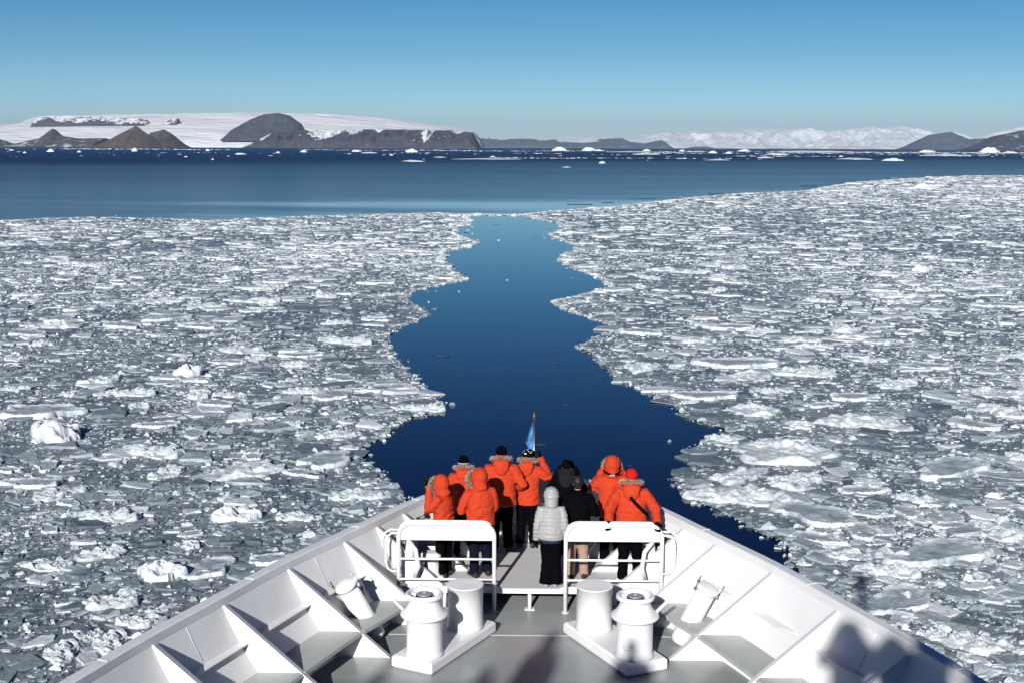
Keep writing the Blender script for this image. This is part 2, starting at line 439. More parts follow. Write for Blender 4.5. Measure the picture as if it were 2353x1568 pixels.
# oval fairleads with their drums on both sides of the platform
for sgn in (1, -1):
    Y = 20.34; xc = plate_x(Y, .8)-.13
    mb = MB(); V = []; Fc = []; A, B = 28, 12
    for i in range(A):
        a = 2*math.pi*i/A; cx_, cz_ = .33*math.cos(a), .23*math.sin(a)
        for j in range(B):
            b = 2*math.pi*j/B; r = .075
            ux, uz = math.cos(a), math.sin(a)
            V.append((sgn*(xc+r*math.sin(b)), Y+cx_+ux*r*math.cos(b), .86+cz_+uz*r*math.cos(b)))
    for i in range(A):
        for j in range(B): Fc.append((i*B+j, ((i+1) % A)*B+j, ((i+1) % A)*B+(j+1) % B, i*B+(j+1) % B))
    mb.add(V, Fc, True); o = mb.build('fairlead', M['white'], ship)
    mb = MB(); mb.lathe([(.30, 0), (.30, .02)], (sgn*(xc+.05), Y, .86), 24, (sgn, 0, 0)); mb.build('hole_shade', M['hole'], o)  # solid black disc painted in for the shade inside the fairlead
    mb = MB(); mb.lathe([(.13, 0), (.17, .03), (.17, .09), (.14, .12), (.14, .34), (.17, .37), (.17, .42), (.10, .45)], (sgn*(xc-.32), Y-.05, .352), 28); mb.box((sgn*(xc-.32), Y-.05, .40), (.42, .36, .08), bevel=.02)
    mb.build('roller_drum', M['white'], o)
    mb = MB(); pts = [(sgn*(xc-.10+.0), Y-.56, .55), (sgn*(xc-.16), Y-.62, .75), (sgn*(xc-.12), Y-.60, 1.0), (sgn*(xc+.0), Y-.50, 1.12), (sgn*(xc+.06), Y-.3, 1.14)]
    mb.tube(pts, .035, 10); mb.build('guide_pipe', M['white'], ship)
# deckhouse behind and below the photographer, with its observation deck
dh = MB(); dh.box((0, -7.1, 2.9), (12.4, 14, 5.8), bevel=.05); dh.build('deckhouse', M['white'], ship)
dh = MB(); dh.box((0, -7.0, 5.87), (13.0, 14.1, .14)); dh.build('observation_deck', M['deck'], ship)
mb = MB()
for z in (6.25, 6.6, 6.95): mb.tube([(-6.4, -9, z), (-6.4, 0, z), (6.4, 0, z), (6.4, -9, z)], .022, 8)
for x in np.linspace(-6.4, 6.4, 9): mb.tube([(float(x), 0, 5.94), (float(x), 0, 6.95)], .02, 8)
mb.build('observation_rail', M['white'], ship)
mb = MB(); mb.box((2.1, -.72, 6.12), (4.0, 1.1, .34), bevel=.02); mb.build('added_caster_step', M['deck'], ship)  # unseen step, added as footing for the raised shadow-casting passengers
mb = MB(); mb.tube([(0, 0, 0), (0, 0, 6.6)], [.30, .16], 16)
mb.tube([(-1.2, 0, 4.9), (1.2, 0, 4.9)], .05, 8); mb.box((0, 0, 6.4), (.5, .5, .5), bevel=.1)
for a_ in (-1, 1): mb.tube([(a_*.9, 0, .0), (0, 0, 4.2)], .07, 8)
mb.v = [(x+1.4, y-4, z+5.94) for x, y, z in mb.v]; mb.build('mast', M['white'], ship)

# ================================================================== fittings on the foredeck
def gate(sgn, label):
    r = empty('railing', (sgn*1.31, 19.74, DZ)); tag(r, label, 'railing', 'railings across the edge of the bow platform')
    w = .75; zt = 1.43; rc = .20; y = 0
    pts = [(-w, y, .357 if sgn > 0 and False else .0), (-w, y, zt-rc)]
    for k in range(1, 7): a = math.pi/2*k/6; pts.append((-w+rc-rc*math.cos(a), y, zt-rc+rc*math.sin(a)))
    for k in range(0, 7): a = math.pi/2*k/6; pts.append((w-rc+rc*math.sin(a), y, zt-rc+rc*math.cos(a)))
    pts.append((w, y, .0))
    mb = MB(); mb.tube(pts, .032, 12); 
    for x in (-w, w): mb.lathe([(.06, 0), (.06, .012)], (x, y, .001), 14)
    mb.build('frame', M['white'], r)
    # sheet screen with rounded upper corners
    q = []; wi = w-.028; zi = zt-.028; rr = rc-.02
    q.append((-wi, 1.16))
    for k in range(0, 8): a = math.pi/2*k/7; q.append((-wi+rr-rr*math.cos(a), zi-rr+rr*math.sin(a)))
    for k in range(0, 8): a = math.pi/2*k/7; q.append((wi-rr+rr*math.sin(a), zi-rr+rr*math.cos(a)))
    q.append((wi, 1.16)); n = len(q)
    V = [(x, .010, z) for x, z in q]+[(x, .022, z) for x, z in q]
    mb = MB(); mb.add(V, [tuple(range(n)), tuple(range(2*n-1, n-1, -1))]+[(i, n+i, n+(i+1) % n, (i+1) % n) for i in range(n)])
    mb.build('screen', M['white'], r)
    mb = MB(); pts2 = [(x, .075, z+.012) for x, _, z in pts[3:-4]]; mb.tube(pts2, .028, 10)
    for x in (-.4, 0, .4): mb.box((x, .04, zt+.0), (.03, .09, .02))
    mb.build('hand_rail', M['white'], r)
    for z in (.86, .53):
        mb = MB(); mb.tube([(-w, 0, z), (w, 0, z)], .019, 10); mb.build('rail', M['white'], r)
    o_ = sgn*w
    for j, (dx, dy) in enumerate(((.0, .0), (.07, .20))):
        mb = MB(); a0 = Vector((o_, dy, 1.27)); L = [(o_, dy, 1.27)]
        e_ = sgn*(.20+dx); cz = [(o_+e_*.55, dy, 1.27), (o_+e_*.85, dy, 1.22), (o_+e_, dy, 1.12), (o_+e_, dy, .80), (o_+e_*.85, dy, .70), (o_+e_*.55, dy, .655), (o_, dy, .65)]
        mb.tube(L+cz, .018, 10)
        if j: mb.tube([(o_, 0, 1.27), (o_, dy, 1.27)], .016, 8); mb.tube([(o_, 0, .65), (o_, dy, .65)], .016, 8)
        mb.build('side_loop', M['white'], r)
    return r
gate(-1, 'white tubular railing with sheet screen left of the deck passage, below the parkas')
gate(1, 'white tubular railing with sheet screen right of the passage, before the red hat')

def bollard(sgn, label):
    ang = -sgn*math.atan2(.846, 1.67)  # plinth runs towards the centreline going forward
    r = empty('bollard', (sgn*.0, 0, DZ)); tag(r, label, 'bollard', 'mooring bollards on the foredeck')
    c = Vector((-1.225*-sgn, 18.17, 0)); r.location = (c.x, c.y, DZ)
    mb = MB(); mb.box((0, 0, .0915), (.665, 1.88, .179), sgn*.468, bevel=.03); mb.build('plinth', M['white_deckgear'], r)
    def loc(x, y): return (sgn*x-c.x, y-c.y)
    px, py = loc(.96, 18.64)
    mb = MB(); mb.lathe([(.285, .181), (.267, .20), (.265, .24), (.265, .815), (.275, .817), (.275, .832), (.27, .836)], (px, py, 0), 56); mb.build('post', M['white_deckgear'], r)
    px, py = loc(1.48, 17.60)
    mb = MB(); mb.lathe([(.285, .181), (.265, .20), (.255, .23), (.253, .70), (.26, .715)], (px, py, 0), 56); p = mb.build('roller_post', M['white_deckgear'], r)
    mb = MB(); mb.lathe([(.262, .718), (.315, .722), (.338, .745), (.335, .775), (.315, .79), (.30, .795), (.262, .84), (.232, .89), (.212, .94), (.208, .965), (.222, .985), (.255, 1.0), (.27, 1.02), (.27, 1.045), (.255, 1.066), (.235, 1.07), (.215, 1.06), (.20, 1.035), (.195, .98), (.02, .975)], (px, py, 0), 64); d = mb.build('roller', M['white_deckgear'], p)
    mb = MB()
    for k in range(3):
        a = math.radians(35+120*k); mb.box((px+.15*math.cos(a), py+.15*math.sin(a), 1.005), (.12, .02, .05), a)
    mb.build('spoke', M['white_deckgear'], p)
    mb = MB(); mb.lathe([(.122, .99), (.122, 1.03), (.118, 1.033)], (px, py, 0), 36); mb.build('seal', M['plastic'], p)
    mb = MB(); mb.lathe([(.108, 1.035), (.108, 1.048), (.10, 1.052)], (px, py, 0), 36); mb.box((px, py, 1.06), (.05, .018, .02), .4); mb.ball((px, py, 1.066), .016); mb.build('hub_disc', M['disc'], p)
    mb = MB(); a = Vector((px+sgn*.30, py+.02, .80)); b = Vector((px+sgn*.455, py+.10, .93))
    mb.tube([a, a.lerp(b, .5), a.lerp(b, .93), b], [(.02, .032), (.02, .032), (.02, .032), (.008, .02)], 12); mb.build('handle', M['white_deckgear'], p)
    mb = MB(); q = (px-.09, py-.235, .36); mb.box(q, (.17, .075, .055), bevel=.015); mb.build('lug', M['white_deckgear'], p)
    return r
bollard(-1, 'white double bollard with flared roller post, sunlit, left of the deck passage')
bollard(1, 'white double bollard with flared roller post, its near end in shadow, right of the passage')

def chute(sgn, base, top, label, open_clamp):
    r = empty('vent_pipe', (sgn*base[0], base[1], DZ)); tag(r, label, 'pipe', 'capped pipes through the bulwark steps')
    b = Vector((0, 0, .003)); t_ = Vector((sgn*(top[0]-base[0]), top[1]-base[1], top[2])); d = (t_-b).normalized()
    L = (t_-b).length
    mb = MB(); mb.lathe([(.15, 0.03), (.147, .08), (.147, L-.05)], b, 32, d, True); mb.build('pipe', M['white_deckgear'], r)
    mb = MB(); mb.lathe([(.155, L-.05), (.172, L-.045), (.172, L-.01), (.165, L+.012), (.13, L+.03), (.05, L+.035)], b, 32, d); lid = mb.build('lid', M['white_deckgear'], r)
    u = d.cross(Vector((0, 1, 0))).normalized()
    for s2, m_ in ((1, M['brass']), (-1, M['white_deckgear'])):
        p0 = b+d*(L-.08)+u*s2*.165; p1 = b+d*(L+.05)+u*s2*.175
        mb = MB(); mb.tube([p0, p1], .012, 8); mb.ball(p0, .028, nu=10, nv=6); mb.ball(p1, .022, nu=10, nv=6)
        w = Vector((0, .028, 0))
        mb.tube([p1, p1+d*.05+w, p1+d*.09+w*.6, p1+d*.09-w*.6, p1+d*.05-w, p1], .006, 6)
        mb.build('clamp', m_, lid)
    return r
chute(-1, (2.28, 18.62), (2.70, 18.36, .90), 'white capped pipe leaning outward through the left step, shadow behind it', 0)
chute(1, (2.22, 18.55), (2.60, 18.36, .90), 'white capped pipe with brass clamp through the sunlit right step', 1)
# small padeyes on the bulwark
for sgn, Y, z in ((1, 18.25, .70), (1, 17.95, .66), (-1, 18.98, .62), (-1, 17.95, .66)):
    mb = MB(); x = sgn*(plate_x(Y, z)-.03); mb.box((x, Y, z), (.07, .02, .05), bevel=.005); mb.ball((x-sgn*.03, Y, z+.03), .028, nu=10, nv=6); mb.tube([(x-sgn*.03, Y, z+.03), (x-sgn*.05, Y-.02, z-.08)], .014, 8)
    mb.build('padeye', M['white_deckgear'], ship)

# flagstaff and its flag
fs = empty('flagstaff', (.06, 22.78, DZ)); tag(fs, 'thin steel flagstaff rising from the bow tip behind the group', 'flagstaff')
mb = MB(); mb.tube([(0, 0, .352), (0, 0, 2.48)], [.02, .016], 10); mb.tube([(-.035, 0, .9), (-.035, 0, 1.62)], .012, 8); mb.build('pole', M['steel'], fs)
mb = MB(); mb.lathe([(.012, 2.47), (.028, 2.48), (.036, 2.50), (.03, 2.53), (.024, 2.55), (.032, 2.565), (.022, 2.58)], (0, 0, 0), 14); mb.build('finial', M['brass'], fs)
V = []; Fc = []; NI, NJ = 13, 20
for j in range(NJ):
    v = j/(NJ-1)
    wd = .16*(1-abs(v-.42)/.62) if v < .8 else .16*(.38)*(1-(v-.8)/.24)
    wd = np.interp(v, [0, .25, .42, .55, .7, .85, 1], [.02, .075, .125, .085, .075, .07, .03])
    for i in range(NI):
        u = i/(NI-1)
        V.append((-.024-wd*u, .05*math.sin(u*9+v*3)*u+.02*math.sin(v*14), 2.47-.60*v-.10*u*(1-abs(v-.4))+.02*math.sin(u*7+v*5)))
for j in range(NJ-1):
    for i in range(NI-1): Fc.append((j*NI+i, j*NI+i+1, (j+1)*NI+i+1, (j+1)*NI+i))
fl_ = from_arrays('flag', V, Fc, M['flag'], None, True); fl_.location = (.06, 22.78, DZ-.07)
so = fl_.modifiers.new('s', 'SOLIDIFY'); so.thickness = .003
tag(fl_, 'light blue flag hanging limp from the thin staff at the bow', 'flag')

# ================================================================== people
def wr(amp, f=7.0, seed=0.0, dirz=2.0):
    def g(co, nr):
        out = co.copy()
        for i in range(len(co)):
            x, y, z = co[i]; a = noise.noise(Vector((x*f+seed, y*f, z*f*dirz))); b = noise.noise(Vector((x*f*2.7, y*f*2.7+seed, z*f*2.2*dirz)))
            out[i] = co[i]+nr[i]*(amp*(.6-2.2*abs(a))+amp*.5*b)
        return out
    return g
def quilt(co, nr):
    out = co.copy()
    for i in range(len(co)):
        x, y, z = co[i]; p = z/.062+.35*noise.noise(Vector((x*4, y*4, z*3)))
        w = abs(math.sin(math.pi*p)); out[i] = co[i]+nr[i]*(.013*(w**.5)-.006+.005*noise.noise(Vector((x*28, y*28, z*20))))
    return out
def hand(mb, w, d, pn, side, s=1.0, th=0.0, curl=.5):
    """palm and five separate fingers: w wrist, d finger direction, pn palm normal (curl goes that way), side +1 thumb on the cross(d,pn) side"""
    d = Vector(d).normalized(); pn = Vector(pn); pn = (pn-d*pn.dot(d)).normalized(); t = d.cross(pn)*side; w = Vector(w)
    k = w+d*.095*s
    mb.tube([w-d*.03*s, w+d*.02*s, w+d*.06*s, k], [(.030*s+th, .020*s+th), (.036*s+th, .018*s+th), (.043*s+th, .016*s+th), (.040*s+th, .013*s+th)], 12, ref=t)
    for i, (o, L) in enumerate(((.030, .072), (.010, .080), (-.011, .075), (-.030, .058))):
        p = k+t*o*s-d*.01*s; P = [p]; a = 0; dd = d
        for seg in (.42, .33, .25):
            a += curl*(.55+.1*i); dd = (d*math.cos(a)+pn*math.sin(a)+t*o*2.2).normalized(); P.append(P[-1]+dd*L*seg*1.05*s)
        mb.tube(P, [.0098*s+th, .0092*s+th, .0085*s+th, .006*s+th], 8, ref=t)
    b = w+d*.03*s+t*.030*s; P = [b, b+(t*.8+d*.5+pn*.3).normalized()*.034*s, b+(t*.8+d*.5+pn*.3).normalized()*.034*s+(d*.8+t*.3+pn*.5*curl).normalized()*.045*s]
    mb.tube(P, [.015*s+th, .012*s+th, .008*s+th], 8, ref=d)
def fur_ring(pts_dir, n, L, parent, name='fur_trim', r=.02):
    """pts_dir: list of (point, outward) along the edge; many small tufts"""
    V = []; Fc = []; N = len(pts_dir)
    for k in range(n):
        u = random.random()*(N-1); i = int(u); f = u-i; p = Vector(pts_dir[i][0]).lerp(Vector(pts_dir[i+1][0]), f); o = Vector(pts_dir[i][1]).lerp(Vector(pts_dir[i+1][1]), f)
        q = Vector((random.gauss(0, 1), random.gauss(0, 1), random.gauss(0, 1))).normalized()
        d = (o*.75+q).normalized(); l = L*(.55+.7*random.random()); p = p+q*r*random.random(); w = d.cross(Vector((random.random(), random.random(), random.random()))).normalized()*.0042; w2 = d.cross(w).normalized()*.0042
        b = len(V); tip = p+d*l+Vector((0, 0, -.25*l*random.random())); mid = p+d*l*.55
        V += [p-w, p+w, p+w2, mid-w*.9, mid+w*.9, mid+w2*.9, tip]; Fc += [(b, b+1, b+4, b+3), (b+1, b+2, b+5, b+4), (b+2, b, b+3, b+5), (b+3, b+4, b+6), (b+4, b+5, b+6), (b+5, b+3, b+6)]
    return from_arrays(name, [tuple(v) for v in V], Fc, M['fur'], parent)
def head_mat(yaw, pitch, c): return Matrix.Translation(c) @ Matrix.Rotation(yaw, 4, 'Z') @ Matrix.Rotation(pitch, 4, 'X')
def xf(mb, start, Mx): 
    for i in range(start, len(mb.v)): mb.v[i] = tuple(Mx @ Vector(mb.v[i]))
def person(label, x, y, yaw, h, arms, jacket='orange', trousers='black', hood='down', hat=None, hyaw=0, hpitch=0, stance=.10, lean=0.045, wide=1.0, seed=0, flare=0, hem=.80, shoes='boot', gloves='black', hoodcol=None, z=.352, group='people looking out over the bow', hair=None, legs=None):
    s = h/1.75
    P = empty('person', (x, y, DZ+z), R(yaw)); tag(P, label, 'person', group)
    wd = wide
    SH = {-1: Vector((-.185*wd, -.01+lean, 1.40)), 1: Vector((.185*wd, -.01+lean, 1.40))}
    HC = Vector((0, .02+lean*1.25, 1.635)); HM = head_mat(R(hyaw), R(hpitch), HC)
    A = {}
    for sd in (-1, 1):
        e, w, fd, pn, cu = arms[sd]; A[sd] = (SH[sd], Vector(e), Vector(w), fd, pn, cu)
    lg = legs or {-1: ((-.09, 0, .88), (-stance-.0, .03, .47), (-stance-.015, -.01, .09)), 1: ((.09, 0, .88), (stance, .02, .47), (stance+.02, .02, .09))}
    def fin(mb, name, m_, vox, sm=2, post=None, parent=None):
        o = mb.build(name, m_, None); o.data.transform(Matrix.Scale(s, 4)); remesh(o, vox, sm, post); o.parent = parent or P; return o
    # ---- body: one continuous surface from the head to the feet
    mb = MB(); st = 0
    mb.ball((0, 0, .01), (.076, .096, .108)); mb.ball((0, .018, -.055), (.056, .068, .062)); mb.ball((0, .07, -.085), (.026, .024, .022))
    mb.tube([(0, .088, .02), (0, .112, -.022), (0, .10, -.036)], [.010, .015, .012], 8); mb.ball((0, .085, -.062), (.024, .014, .010))
    for q in (-1, 1):
        mb.ball((q*.078, -.005, -.01), (.012, .022, .034)); mb.ball((q*.03, .083, .028), (.026, .014, .010)); mb.ball((q*.045, .06, -.03), (.022, .024, .022))
    xf(mb, 0, HM)
    mb.tube([(0, lean-.01, 1.40), tuple(HM @ Vector((0, -.015, -.06)))], [.062, .054], 14)
    mb.rings([(.84, .14, .10, 0, 0), (.95, .155, .11, 0, 0), (1.08, .13, .095, 0, lean*.3), (1.25, .155, .105, 0, lean*.7), (1.37, .165, .10, 0, lean), (1.43, .10, .08, 0, lean)])
    for sd in (-1, 1):
        a, e, w, fd, pn, cu = A[sd]; mb.tube([(a.x*.6, a.y, a.z), a, a.lerp(e, .5), e, e.lerp(w, .4), w], [.055, .052, .046, .038, .038, .026], 12); hand(mb, w, fd, pn, sd*-1, 1, -.002, cu)
        a, b, c = lg[sd]; mb.tube([a, b, c], [.085, .055, .038], 12); mb.tube([Vector(c)+Vector((0, -.03, -.05)), Vector(c)+Vector((0, .14, -.06))], [.035, .03], 10); mb.tube([c, Vector(c)+Vector((0, 0, -.05))], [.038, .04], 10)
    body = fin(mb, 'body', M['skin'], .0125, 1)
    for q in (-1, 1):
        mb = MB(); mb.ball(tuple((HM @ Vector((q*.031, .090, .012)))*s), .011*s, nu=10, nv=6); mb.build('eye', M['eye'], P)
    mb = MB(); mb.ball((0, 0, 0), (.022, .006, .006), nu=10, nv=6); xf(mb, 0, HM @ Matrix.Translation((0, .094, -.064))); mb.v = [tuple(Vector(v)*s) for v in mb.v]; mb.build('mouth', M['lips'], P)
    # ---- trousers
    mb = MB(); mb.rings([(.72, .15, .12, 0, 0), (.80, .175, .13, 0, 0), (.92, .18, .135, 0, 0), (1.0, .17, .13, 0, 0)])
    for sd in (-1, 1):
        a, b, c = lg[sd]; a = Vector((a[0], a[1], .84)); c = Vector(c)
        mb.tube([a, a.lerp(Vector(b), .5), b, Vector(b).lerp(c, .5), c+Vector((0, .0, -.02-flare*.35))], [.108, .100, .085+flare*.1, .078+flare*.35, .080+flare*.6], 16)
    fin(mb, 'trousers', M[trousers], .016, 2, wr(.007, 6, seed, 1.6))
    # ---- shoes
    for sd in (-1, 1):
        c = Vector(lg[sd][2]); mb = MB(); yv = c.y; sp = math.sin(sd*.18)
        mb.tube([(c.x-sp*.08, yv-.085, .050), (c.x, yv-.02, .058), (c.x+sp*.1, yv+.09, .048), (c.x+sp*.2, yv+.175, .036)], [(.036, .045), (.042, .055), (.045, .045), (.036, .032)], 14, ref=(1, 0, 0)); mb.tube([(c.x, yv-.03, .05), (c.x, yv-.02, .15)], [.05, .05], 12)
        fin(mb, 'shoe' if shoes == 'shoe' else 'boot', M[shoes], .012, 1)
    # ---- jacket
    if jacket:
        mb = MB(); k = wd; hz_ = hem
        mb.rings([(hz_, .215*k, .158, 0, 0), (hz_+.02, .228*k, .168, 0, 0), (hz_+.16, .225*k, .170, 0, lean*.15), (1.10, .213*k, .160, 0, lean*.35), (1.24, .222*k, .158, 0, lean*.65), (1.35, .215*k, .148, 0, lean*.9), (1.42, .175*k, .125, 0, lean), (1.475, .105, .10, 0, lean), (1.53, .088, .092, 0, lean*1.1)], 26)
        for sd in (-1, 1):
            a, e, w, fd, pn, cu = A[sd]; r0 = .088 if jacket != 'silver' else .076
            mb.tube([(a.x*.55, a.y, a.z-.02), a+Vector((0, 0, -.005)), a.lerp(e, .33), a.lerp(e, .75), e, e.lerp(w, .3), e.lerp(w, .8), w], [r0*1.05, r0, r0*.98, r0*.88, r0*.86, r0*.82, r0*.68, r0*.66], 16)
            mb.tube([w-(w-e).normalized()*.03, w+(w-e).normalized()*.005], [r0*.72, r0*.72], 14)
        J = fin(mb, 'jacket', M[jacket], .0125, 2, quilt if jacket == 'silver' else wr(.014, 6.0, seed, 1.9))
        if jacket != 'silver':
            mb = MB(); V = []
            mb.rings([(hz_+.0, .229*k, .171, 0, 0), (hz_+.035, .236*k, .178, 0, 0), (hz_+.05, .232*k, .175, 0, 0)], 30)
            fin(mb, 'hem_band', M[jacket], .014, 1, wr(.004, 9, seed))
        HB = M[hoodcol or jacket]
        if hood == 'down':
            mb = MB(); c0 = Vector((0, lean-.02, 1.50))
            pts = []
            for i in range(17):
                a = math.radians(-250+320*i/16); pts.append((c0.x+.118*math.cos(a), c0.y+.115*math.sin(a)+.0, c0.z+.055+.05*math.sin(a+math.pi)*1.0))
            mb.tube(pts, [.055]*17, 12)
            mb.ball((0, lean-.135, 1.44), (.125, .062, .105)); mb.ball((0, lean-.125, 1.50), (.14, .06, .07)); mb.ball((0, lean-.15, 1.375), (.085, .045, .06))
            hd = fin(mb, 'hood', HB, .0115, 2, wr(.006, 9, seed+3, 1.2))
            ring = []
            for i in range(21):
                a = math.radians(-245+310*i/20); o_ = Vector((math.cos(a), math.sin(a), .75)).normalized(); ring.append((Vector((.148*math.cos(a), lean-.03+.145*math.sin(a), 1.575-.045*math.sin(a)))*s, o_))
            if jacket == 'orange': fur_ring(ring, 1500, .042*s, P)
        elif hood == 'up':
            mb = MB(); mb.ball((0, -.012, .02), (.134, .145, .158), nu=22, nv=16); mb.ball((0, .05, -.01), (.126, .09, .135), nu=20); xf(mb, 0, HM)
            n0 = len(mb.v); mb.rings([(1.44, .118, .112, 0, lean-.01), (1.50, .118, .118, 0, lean), (1.56, .118, .125, 0, lean*1.1+.0), (1.62, .116, .12, 0, lean*1.2)], 20); mb.ball((0, lean-.10, 1.50), (.10, .05, .06))
            hd = fin(mb, 'hood', HB, .0115, 2, quilt if jacket == 'silver' else wr(.007, 9, seed+3, 1.2))
            if jacket == 'orange':
                ring = []
                for i in range(25):
                    a = 2*math.pi*i/24; q = HM @ Vector((.132*math.cos(a), .125, .125*math.sin(a)-.035)); o_ = (HM.to_3x3() @ Vector((math.cos(a)*.9, .35, math.sin(a)*.9))).normalized(); ring.append((q*s, o_))
                fur_ring(ring, 1500, .048*s, P, r=.025)
    # ---- hat
    if hat:
        mb = MB(); mb.ball((0, -.004, .045), (.092, .112, .095), nu=22, nv=14); mb.rings([(-.005, .090, .110, 0, -.006), (.04, .096, .116, 0, -.006), (.05, .094, .114, 0, -.006)]) ; xf(mb, 0, HM @ Matrix.Rotation(R(-6), 4, 'X'))
        ht = fin(mb, 'hat', M['redhat'] if hat == 'red' else M['black'], .008, 1)
        if hat == 'band':
            mb = MB(); pts = [(.0975*math.cos(a), -.006+.1175*math.sin(a), .008) for a in np.linspace(0, 2*math.pi, 30)]; mb.tube(pts, .0055, 8); xf(mb, 0, HM @ Matrix.Rotation(R(-6), 4, 'X')); mb.v = [tuple(Vector(v)*s) for v in mb.v]; mb.build('hat_stripe', M['whiteprint'], P)
        if hat == 'pattern':
            mb = MB()
            for q, (az, el, sz) in enumerate(((-95, 8, .032), (-60, 34, .018), (-125, 36, .017), (-88, 52, .014), (-40, 18, .02), (-150, 14, .018), (-70, 60, .012), (-20, 30, .018))):
                d = Vector((math.cos(R(az))*math.cos(R(el))*.098, math.sin(R(az))*math.cos(R(el))*.118, math.sin(R(el))*.100+.043)); mm = d.normalized().to_track_quat('Z', 'Y').to_matrix(); mb.ball(d, (sz*.85, sz*.42, .005), mm, 8, 5)
            xf(mb, 0, HM @ Matrix.Rotation(R(-6), 4, 'X')); mb.v = [tuple(Vector(v)*s) for v in mb.v]; mb.build('hat_print', M['whiteprint'], P)
    if hair:
        mb = MB(); mb.ball((0, -.014, .035), (.094, .110, .104), nu=20, nv=12); mb.ball((0, -.045, -.03), (.072, .06, .07)); xf(mb, 0, HM); fin(mb, 'hair', M['hair'], .009, 1, wr(.003, 30, seed))
    # ---- gloves, one with each hand
    for sd in (-1, 1):
        a, e, w, fd, pn, cu = A[sd]; mb = MB(); hand(mb, w, fd, pn, sd*-1, 1.05, .0045, cu); fin(mb, 'glove', M[gloves], .0062, 1)
    P['s'] = s; P['_hm'] = 0
    del P['s']; del P['_hm']
    return P, s, HM
# arm poses: elbow, wrist, finger direction, palm normal, curl (for a 1.75 m figure facing +Y)
def arm_down(sd, out=.30, y=-.02): return (sd*(out-.02), y-.03, 1.12), (sd*out, y+.04, .86), (0, .15, -1), (-sd, 0, 0), .4
def arm_face(sd, ex=.36, ez=1.24, ey=.14): return (sd*ex, ey, ez), (sd*.10, .25, 1.60), (-sd*.35, .45, .8), (-sd*.8, .1, -.3), .9
def arm_front(sd, ex=.30, wz=1.12): return (sd*ex, .02, 1.13), (sd*.15, .26, wz), (-sd*.6, .8, .1), (-sd*.3, 0, -1), .8
G = {}
def add(key, *a, **k): G[key] = person(*a, **k); return G[key]
# 1 photographer at the far left, turned left
add(1, 'person at the left end in orange hood photographing leftward with black gloves', -1.38, 20.38, 62, 1.64,
    {-1: arm_face(-1, .27, 1.20, .16), 1: arm_face(1, .26, 1.20, .12)}, hood='up', hpitch=-4, seed=1)
add(2, 'person in orange parka and black beanie with a white band, fur collar, second row left', -1.13, 21.5, 4, 1.71, {-1: arm_front(-1), 1: arm_front(1)}, hat='band', hood='down', wide=1.02, seed=2)
add(3, 'person with orange hood up in the front left row, behind the sheet railing', -.80, 20.42, 22, 1.74, {-1: arm_front(-1, .33), 1: arm_front(1, .25)}, hood='up', hyaw=12, wide=1.08, seed=3, hem=.68, trousers='jeans')
add(4, 'tallest person in orange parka with plain black beanie and fur collar', -.50, 21.75, 0, 1.82, {-1: arm_front(-1, .30), 1: ((.36, -.04, 1.14), (.27, .18, 1.04), (-.5, .8, .1), (0, 0, -1), .8)}, hat='plain', hood='down', wide=1.12, seed=4)
add(5, 'person in black and white patterned hat raising a gloved hand by the flagstaff', -.06, 22.0, -14, 1.72, {-1: arm_front(-1, .30), 1: ((.40, .10, 1.22), (.19, .17, 1.60), (-.2, .5, .85), (-.9, .1, -.2), 1.0)}, hat='pattern', hood='down', hyaw=-8, seed=5)
add(6, 'person in silver quilted jacket with hood up, standing alone in the middle', .33, 19.99, 0, 1.55, {-1: arm_down(-1, .27), 1: arm_down(1, .27)}, jacket='silver', hood='up', flare=.06, hem=.88, shoes='shoe', stance=.075, wide=1.04, seed=6)
add(7, 'person in black jacket and black beanie with raised elbows, far row near the bow rail', .60, 21.35, -8, 1.69, {-1: arm_face(-1, .31, 1.20, .14), 1: arm_face(1, .31, 1.20, .14)}, jacket='black', hoodcol='darkgrey', hat='plain', hood='down', seed=7)
add(8, 'bareheaded dark haired person in black jacket and tan trousers behind the silver jacket', .76, 20.36, 0, 1.68, {-1: arm_front(-1, .28), 1: arm_front(1, .30)}, jacket='black', trousers='tan', hood=None, hair=True, wide=1.02, seed=8, hem=.84)
add(9, 'person with orange hood up and black lettered camera strap across the neck', 1.36, 21.2, 0, 1.77, {-1: arm_face(-1, .34, 1.20, .10), 1: arm_face(1, .34, 1.20, .10)}, hood='up', wide=1.04, seed=9)
add(10, 'person in red hat and orange parka with diagonal black strap, hands on the railing', 1.60, 20.15, -3, 1.84, {-1: ((-.33, -.16, 1.20), (-.335, -.33, 1.065), (-.05, -.35, -.8), (0, -1, -.3), .7), 1: ((.37, -.16, 1.20), (.375, -.33, 1.065), (.1, -.35, -.8), (0, -1, -.3), .7)}, hat='red', hood='down', hyaw=10, wide=1.08, seed=10)

